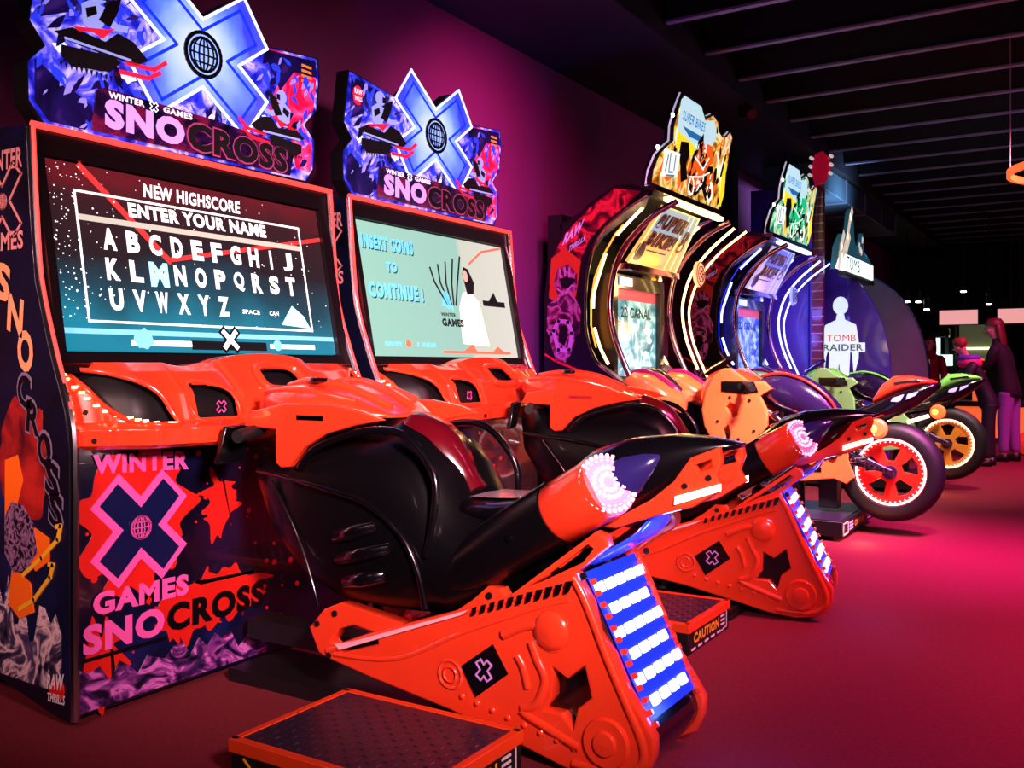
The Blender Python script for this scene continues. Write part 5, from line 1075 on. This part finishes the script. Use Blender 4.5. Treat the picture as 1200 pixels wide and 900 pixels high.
# big domed shooter cabinet
r = root('arcade_cabinet', (-2.8, 12.1, 0), label='large domed cabinet with a pale figure on its violet side and a white sign', cat='arcade cabinet')
def dome(y, m, Xe):
    P = [(-3.4, y, .02), (-3.4, y, 2.33)]
    for k in range(15): a = PI/2*(1-k/14); P.append((-2.95+(Xe+2.95)*math.cos(a), y, .85+1.53*math.sin(a)**.9 if k < 14 else .85))
    P.append((Xe-.03, y, .02)); return obj('side_panel', MB().prism(P, (0, .06, 0)), m, r)
d1 = dome(11.2, VIOL, -1.98); d2 = dome(13.0, GREYP, -1.84)
S = lambda u, v, w: (u, 11.2-w, v)
WF = mat('white_figure_print', (220, 236, 236), .4, em=(210, 232, 236), es=.95)
t = MB(); flat(t, circle((-2.53, 1.80), .085, 16, .105), S, 0, .003); flat(t, [(-2.57, 1.70), (-2.49, 1.70), (-2.48, 1.64), (-2.36, 1.58), (-2.33, 1.40), (-2.33, 1.2), (-2.38, 1.0), (-2.40, 1.22), (-2.42, 1.35), (-2.44, .9), (-2.52, .9), (-2.545, 1.15), (-2.58, .9), (-2.67, .9), (-2.65, 1.35), (-2.69, 1.22), (-2.71, 1.0), (-2.74, 1.2), (-2.73, 1.45), (-2.70, 1.58), (-2.58, 1.64)], S, 0, .003)
obj('figure_print', t, WF, d1)
t = MB(); text(t, 'TOMB', [(-2.68, 1.39), (-2.36, 1.39), (-2.36, 1.47), (-2.68, 1.47)], S, .006, .0); obj('side_lettering', t, mat('coral_print', (230, 60, 50), .4, em=(230, 60, 50), es=.6), d1)
t = MB(); flat(t, [(-2.74, 1.27), (-2.26, 1.27), (-2.26, 1.375), (-2.74, 1.375)], S, .003, .005); obj('side_plate', t, WF, d1)
t = MB(); text(t, 'RAIDER', [(-2.72, 1.285), (-2.28, 1.285), (-2.28, 1.36), (-2.72, 1.36)], S, .006, .02); obj('side_lettering', t, mat('pale_grey_print', (150, 170, 180), .4), d1)
t = MB(); t.tube(smoothpath([(-2.0, 13.03, .9), (-2.05, 13.03, 1.4), (-1.98, 13.0, 1.2)], 2), .006, 6)
obj('edge_moulding', MB().tube([(-2.95+1.11*math.cos(PI/2*(1-k/14)), 13.0, .85+1.53*math.sin(PI/2*(1-k/14))**.9 if k < 14 else .85) for k in range(15)], .012, 6), mat('violet_chrome', (180, 150, 200), .2, metal=1), r)
obj('roof', MB().box(-3.38, -2.7, 11.26, 13.0, 2.22, 2.30), BLACKM, r); obj('back', MB().box(-3.4, -3.3, 11.26, 13.0, .02, 2.25), BLACKM, r)
obj('screen', MB().box(-3.1, -3.05, 11.5, 12.8, 1.2, 2.1), art('jungle_screen', [(.3, (10, 60, 60)), (.5, (60, 190, 170)), (.7, (190, 240, 220))], 4, 1.0, 4, .5), r)
obj('gun_console', MB().box(-2.95, -2.45, 11.5, 12.8, .02, .95), BLACKM, r, bevel=.03)
obj('canopy_bar', MB().box(-2.40, -2.32, 10.5, 12.0, 2.08, 2.13), BLACKM, r)
H = lambda u, v, w: (-2.30+w, u, v)
sg = MB(); flat(sg, rect(10.15, 2.13, 11.85, 2.30), H, -.05, 0); sn = obj('sign_box', sg, glow('white_sign_light', (226, 246, 244), 1.5), r)
t = MB(); text(t, 'TOMB', rect(10.45, 2.15, 11.10, 2.285), H, .003, .0); obj('sign_lettering', t, BLACKP, sn)
t = MB(); flat(t, [(9.95, 2.10), (10.05, 2.34), (10.28, 2.50), (10.45, 2.38), (10.62, 2.76), (10.72, 2.82), (10.80, 2.74), (10.86, 2.50), (10.98, 2.40), (11.15, 2.44), (11.28, 2.62), (11.36, 2.42), (11.85, 2.30), (10.2, 2.30)], H, -.05, -.004)
mk = obj('sign_mountain', t, mat('teal_print', (40, 90, 104), .4, em=(40, 96, 112), es=.45), r)
t = MB(); line(t, [(10.10, 2.14), (10.22, 2.36), (10.33, 2.50)], .08, H, .0, .004); line(t, [(10.30, 2.28), (10.50, 2.50), (10.64, 2.72), (10.72, 2.80)], .08, H, 0, .004); line(t, [(10.45, 2.34), (10.60, 2.50)], .07, H, 0, .004)
for u, v in ((11.08, 2.46), (11.2, 2.40), (11.25, 2.54), (11.14, 2.42)): flat(t, splat((u, v), .035, 10, .4, 1, int(u*100)), H, 0, .004)
obj('sign_picture', t, kind='stuff', m=mat('bone_print', (226, 214, 196), .4, em=(226, 210, 190), es=.8), parent=mk)
done()
# far end: screens, lit game, counter
for x0, x1, lab in ((-2.66, -1.99, 'left pink lit wall screen at the far end'), (-1.65, -1.05, 'right pink lit wall screen behind the person in black top')):
    z0, z1 = 1.92, 2.19
    q = root('wall_screen', ((x0+x1)/2, 20, z0), label=lab, cat='screen', group='pink wall screens at the far end')
    obj('casing', MB().box(x0-.03, x1+.03, 20.02, 20.08, z0-.03, z1+.03), BLACKM, q); obj('display', MB().box(x0, x1, 20.0, 20.02, z0, z1), glow('pink_display', (236, 160, 160), 1.0), q)
    obj('hanger', MB().box(x0+.2, x0+.24, 20.03, 20.07, z1+.03, 3.9).box(x1-.24, x1-.20, 20.03, 20.07, z1+.03, 3.9), BLACKM, q); done()
r = root('arcade_cabinet', (-2.7, 18.5, 0), label='far arcade cabinet with bright turquoise screen behind the person in maroon', cat='arcade cabinet')
obj('body', MB().box(-3.0, -2.36, 18.5, 19.2, 0, 1.25), BLACKM, r, bevel=.02); obj('canopy', MB().box(-3.05, -2.30, 18.45, 19.2, 1.62, 1.80), BLACKG, r, bevel=.05)
obj('post', MB().box(-2.42, -2.36, 18.9, 19.1, 1.25, 1.62), BLACKM, r)
sc_ = obj('screen', MB().box(-3.0, -2.46, 18.6, 18.64, 1.1, 1.62), glow('white_teal_screen', (210, 244, 240), 1.5), r)
obj('screen_picture', MB().box(-2.78, -2.58, 18.58, 18.6, 1.2, 1.58), glow('turquoise_picture', (20, 180, 210), 1.3), sc_)
obj('light_bar', MB().box(-2.60, -2.26, 18.44, 18.5, .88, .98), glow('cream_bar', (250, 220, 180), 1.4), r); obj('side_light', MB().box(-2.44, -2.24, 18.42, 18.5, 1.12, 1.32), glow('white_teal_screen', (210, 244, 240), 1.5), r)
done()
r = root('display_counter', (-1.8, 19.2, 0), label='far counter with a softly lit olive backboard between the people', cat='counter')
obj('backboard', MB().box(-2.24, -1.62, 19.4, 19.44, 1.10, 1.88), mat('olive_board', (88, 92, 70), .5, em=(110, 112, 80), es=.30), r)
obj('light_strip', MB().box(-2.2, -1.62, 19.33, 19.38, 1.42, 1.46), glow('cream_strip', (255, 250, 190), 3.0), r)
obj('counter_body', MB().box(-2.24, -1.0, 18.9, 19.4, 0, 1.05), BLACKM, r, bevel=.02); done()
tag(obj('pillar', MB().box(-2.42, -2.26, 19.0, 19.2, 0, 1.85), DARK), 'dark square pillar left of the lit olive backboard', 'pillar')
r = root('games_table', (-1.2, 14.8, 0), label='orange lit table game standing behind the person in black top', cat='table')
OL = mat('orange_lit_panel', (250, 120, 60), .4, em=(255, 110, 50), es=.75)
obj('cabinet_body', MB().box(-1.75, -.55, 14.6, 15.2, .12, .55), OL, r, bevel=.03); obj('table_top', MB().box(-1.8, -.5, 14.55, 15.25, .55, .62), BLACKM, r, bevel=.02)
obj('lamp_panel', MB().box(-1.55, -1.40, 14.9, 15.0, .62, 1.22), OL, r)
for x in (-1.7, -.62): obj('leg', MB().box(x, x+.1, 14.65, 14.75, 0, .13), BLACKM, r)
done()
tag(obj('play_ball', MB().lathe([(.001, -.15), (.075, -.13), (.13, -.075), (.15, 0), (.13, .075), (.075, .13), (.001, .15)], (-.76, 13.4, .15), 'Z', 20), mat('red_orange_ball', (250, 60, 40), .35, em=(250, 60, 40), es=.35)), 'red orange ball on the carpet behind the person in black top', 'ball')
# ================================================================== people
SKIN = mat('skin', (214, 150, 140), .5); SKINP = SKIN
def limb(name, chains, m, parent, sub=2):
    """chains: list of joint lists [(x,y,z,r),...]; each later chain starts from an existing joint; one continuous skinned surface"""
    vs = []; es = []; rs = []; idx = {}
    for ch in chains:
        prev = None
        for (x, y, z, rr) in ch:
            k = (round(x, 4), round(y, 4), round(z, 4))
            if k not in idx: idx[k] = len(vs); vs.append((x, y, z)); rs.append(rr)
            if prev is not None and prev != idx[k]: es.append((prev, idx[k]))
            prev = idx[k]
    me = bpy.data.meshes.new(name); me.from_pydata(vs, es, [])
    o = bpy.data.objects.new(name, me); COL.objects.link(o); me.materials.append(m)
    o.modifiers.new('skin', 'SKIN')
    if not me.skin_vertices: 
        me.attributes.new
    for i, sv in enumerate(me.skin_vertices[0].data): sv.radius = (rs[i], rs[i]); sv.use_root = (i == 0)
    s = o.modifiers.new('sub', 'SUBSURF'); s.levels = sub; s.render_levels = sub
    dg = bpy.context.evaluated_depsgraph_get(); dg.update(); me2 = bpy.data.meshes.new_from_object(o.evaluated_get(dg))
    me2.polygons.foreach_set('use_smooth', [True]*len(me2.polygons))
    bpy.data.objects.remove(o); o = bpy.data.objects.new(name, me2); COL.objects.link(o); o.parent = parent; return o
def person(base, ang, H, label, top, trou, shoe, hair, arms, lean=0, long_hair=True, head_up=0, group=None):
    """figure facing local +X; arms = [(shoulder side, elbow, wrist)] in local units of height 1"""
    r = bpy.data.objects.new('person', None); COL.objects.link(r); r.location = base; r.rotation_euler = (0, 0, ang); r.scale = (1, 1, 1)
    tag(r, label, 'person', group); h = H
    def q(x, y, z, rr):
        if z > .5: x = x+(z-.5)*lean
        return (x*h, y*h, z*h, rr*h)
    sp = [q(0, 0, .53, .056), q(0, 0, .62, .050), q(0, 0, .72, .055), q(0, 0, .80, .044), q(.005, 0, .85, .028), q(.01, 0, .875, .028), q(.018+.01*head_up, 0, .91, .046), q(.015, 0, .955, .050), q(.0, 0, .975, .036)]
    legs = []
    for s in (-1, 1): legs.append([sp[0], q(0, s*.045, .50, .048), q(.008+.012*s, s*.052, .28, .038), q(.0+.02*s, s*.052, .06, .022), q(.0+.02*s, s*.052, .03, .022), q(.06+.02*s, s*.056, .018, .018)])
    ar = []; hands = []
    for s, el, wr in arms:
        sh_ = q(.0, s*.105, .785, .026); e = q(*el, .022); w_ = q(*wr, .014); ar.append([sp[3], q(0, s*.06, .795, .030), sh_, e, w_])
        d = (Vector(w_[:3])-Vector(e[:3])).normalized(); sd = d.cross(Vector((0, 0, 1))).normalized()*s; pm = Vector(w_[:3])+d*.04*h
        hands.append([w_, (*pm, .015*h)])
        for k in range(4):
            o_ = sd*(.017*(k-1.5)/1.5*h); L_ = (.036, .042, .040, .030)[k]*h; a = pm+d*.012*h+o_; b = a+d*L_*.55+Vector((0, 0, -.004*h)); c = b+d*L_*.4+Vector((0, 0, -.012*h)); hands.append([(*pm, .015*h), (*a, .0065*h), (*b, .0055*h), (*c, .0045*h)])
        t0 = Vector(w_[:3])+d*.012*h; t1 = t0-sd*.022*h+d*.018*h; hands.append([w_, (*t1, .007*h), (*(t1+d*.02*h), .0055*h)])
    limb('body', [sp]+legs+ar+hands, SKIN, r)
    def hring(x, y, z, rx, ry, n=18): return [(x+rx*h*math.cos(2*PI*k/n), y+ry*h*math.sin(2*PI*k/n), z) for k in range(n)]
    def lx(z): return (z-.5)*lean*h if z > .5 else 0
    tm = MB().loft([hring(lx(z), 0, z*h, rx, ry) for z, rx, ry in ((.44, .074, .100), (.47, .078, .104), (.53, .074, .100), (.62, .066, .088), (.70, .074, .098), (.76, .072, .112), (.805, .056, .104), (.83, .040, .050), (.858, .036, .038), (.868, .032, .034))])
    for a in ar:
        P = [Vector(p[:3]) for p in a[2:]]; P0 = P[0]+Vector((0, -.03*h if P[0].y > 0 else .03*h, -.004*h)); Q = [P0]+smoothpath(P, 4)
        tm.tube(Q, [.040*h]+[(.041-.019*k/(len(Q)-2))*h for k in range(len(Q)-1)], 12)
    obj('jacket', tm, top, r, smooth=80, sub=1)
    tm = MB().loft([hring(lx(z), 0, z*h, rx, ry) for z, rx, ry in ((.445, .058, .085), (.47, .068, .092), (.52, .070, .094), (.57, .062, .084))])
    for l in legs:
        Q = smoothpath([Vector((l[1][0], l[1][1], .50*h)), Vector(l[2][:3]), Vector(l[3][:3])], 5); n_ = len(Q)-1
        tm.tube(Q, [(.062-.030*(k/n_)**.8)*h for k in range(n_+1)], 14)
    obj('trousers', tm, trou, r, smooth=80, sub=1)
    for l in legs:
        a, b = l[4], l[5]; m_ = MB().loft([ring(a[0]-.03*h+(b[0]-a[0]+.07*h)*k/4, a[1], 0, (.055, .06, .045, .032, .022)[k]*h, (.022, .028, .026, .030, .020)[k]*h, 12) for k in range(5)])
        obj('shoe', m_, shoe, r, smooth=80)
    hx, hz = sp[7][0], sp[7][2]
    # hair cap and length
    if long_hair:
        hm = MB().loft([[(hx-.014*h+rx*h*math.cos(2*PI*k/16), ry*h*math.sin(2*PI*k/16), hz+dz*h) for k in range(16)] for dz, rx, ry in ((.055, .015, .015), (.050, .042, .040), (.025, .062, .056), (.0, .060, .058))])
        obj('hair', hm, hair, r, smooth=80)
        hm = MB().loft([[(hx-.042*h-.010*k*h+rx*h*math.cos(2*PI*j/14), ry*h*math.sin(2*PI*j/14), hz+dz*h) for j in range(14)] for k, (dz, rx, ry) in enumerate(((.03, .022, .044), (-.02, .026, .050), (-.08, .026, .050), (-.13, .022, .042), (-.17, .010, .028)))])
        obj('hair', hm, hair, r, smooth=80)
    else:
        hm = MB().loft([[(hx-.010*h+rx*h*math.cos(2*PI*k/16), ry*h*math.sin(2*PI*k/16), hz+dz*h) for k in range(16)] for dz, rx, ry in ((.054, .012, .012), (.049, .036, .034), (.025, .055, .051), (-.005, .050, .052), (-.03, .036, .046))]); obj('hair', hm, hair, r, smooth=80)
    fx = sp[6][0]+.046*h; fz = sp[6][2]
    obj('nose', MB().loft([ring(fx-.012*h, 0, fz-.008*h, fz+.022*h, .008*h, 8), ring(fx+.004*h, 0, fz-.006*h, fz+.010*h, .006*h, 8), ring(fx+.014*h, 0, fz-.005*h, fz+.002*h, .005*h, 8)]), SKIN, r, smooth=80)
    for s in (-1, 1):
        obj('eye', MB().box(fx-.008*h, fx-.0*h, s*.018*h-.006*h, s*.018*h+.006*h, fz+.018*h, fz+.025*h), BLACKM, r)
        obj('ear', MB().loft([ring(hx+(-.004)*h, s*.052*h, fz-.005*h, fz+.02*h, .004*h, 8), ring(hx+.012*h, s*.050*h, fz-.004*h, fz+.018*h, .004*h, 8)]), SKIN, r, smooth=80)
    obj('mouth', MB().box(fx-.008*h, fx+.001*h, -.012*h, .012*h, fz-.018*h, fz-.013*h), mat('lips', (150, 50, 60), .4), r)
    return r
HAIRR = mat('auburn_hair', (96, 24, 24), .5, bump=(90, .4)); HAIRD = mat('dark_hair', (30, 14, 14), .5)
wm = person((-.90, 12.43, 0), PI-.25, 1.66, 'person in black top and violet lit trousers, looking up to the left', mat('black_sweater', (12, 10, 14), .8), mat('lilac_jeans', (150, 84, 176), .75, bump=(120, .2)), BLACKM, HAIRR,
       [(1, (.09, .10, .66), (.20, .05, .70)), (-1, (.10, -.10, .66), (.21, -.05, .71))], head_up=1, lean=.22)
p2 = person((-1.05, 11.75, 0), PI+.2, 1.42, 'person in a dark jacket and violet pink scarf, bending forward beside the green motorbike', mat('dark_jacket', (16, 12, 22), .6), mat('dark_jeans', (22, 16, 34), .7), BLACKM, mat('copper_hair', (140, 36, 26), .5),
       [(1, (.10, .13, .68), (.24, .10, .64)), (-1, (.10, -.13, .68), (.24, -.10, .64))], lean=.45, long_hair=False)
sc2 = obj('scarf', MB().lathe([(.075, 0), (.11, .02), (.125, .055), (.10, .085), (.07, .07)], (.21, 0, 1.15), 'Z', 22), mat('violet_scarf', (110, 50, 190), .6, bump=(60, .5)), p2, smooth=80)
obj('scarf', MB().lathe([(.09, .06), (.12, .05), (.13, .0), (.10, -.04)], (.20, 0, 1.13), 'Z', 22), mat('pink_scarf', (236, 30, 110), .6), p2, smooth=80)
p3 = person((-2.13, 15.0, 0), -PI/2-.2, 1.56, 'person in a maroon shirt with number 12 beside the grey dome panel', mat('maroon_shirt', (120, 20, 26), .7), mat('dark_jeans', (22, 16, 34), .7), BLACKM, HAIRD,
       [(1, (.02, .14, .62), (.06, .13, .50)), (-1, (.02, -.14, .62), (.06, -.13, .50))])
t = MB(); text(t, '12', rect(-.06, 0, .06, .13), lambda u, v, w: (.155, -u, 1.08+v), 0, .04); obj('shirt_number', t, mat('cream_print', (240, 200, 180), .5, em=(240, 200, 180), es=.3), p3)
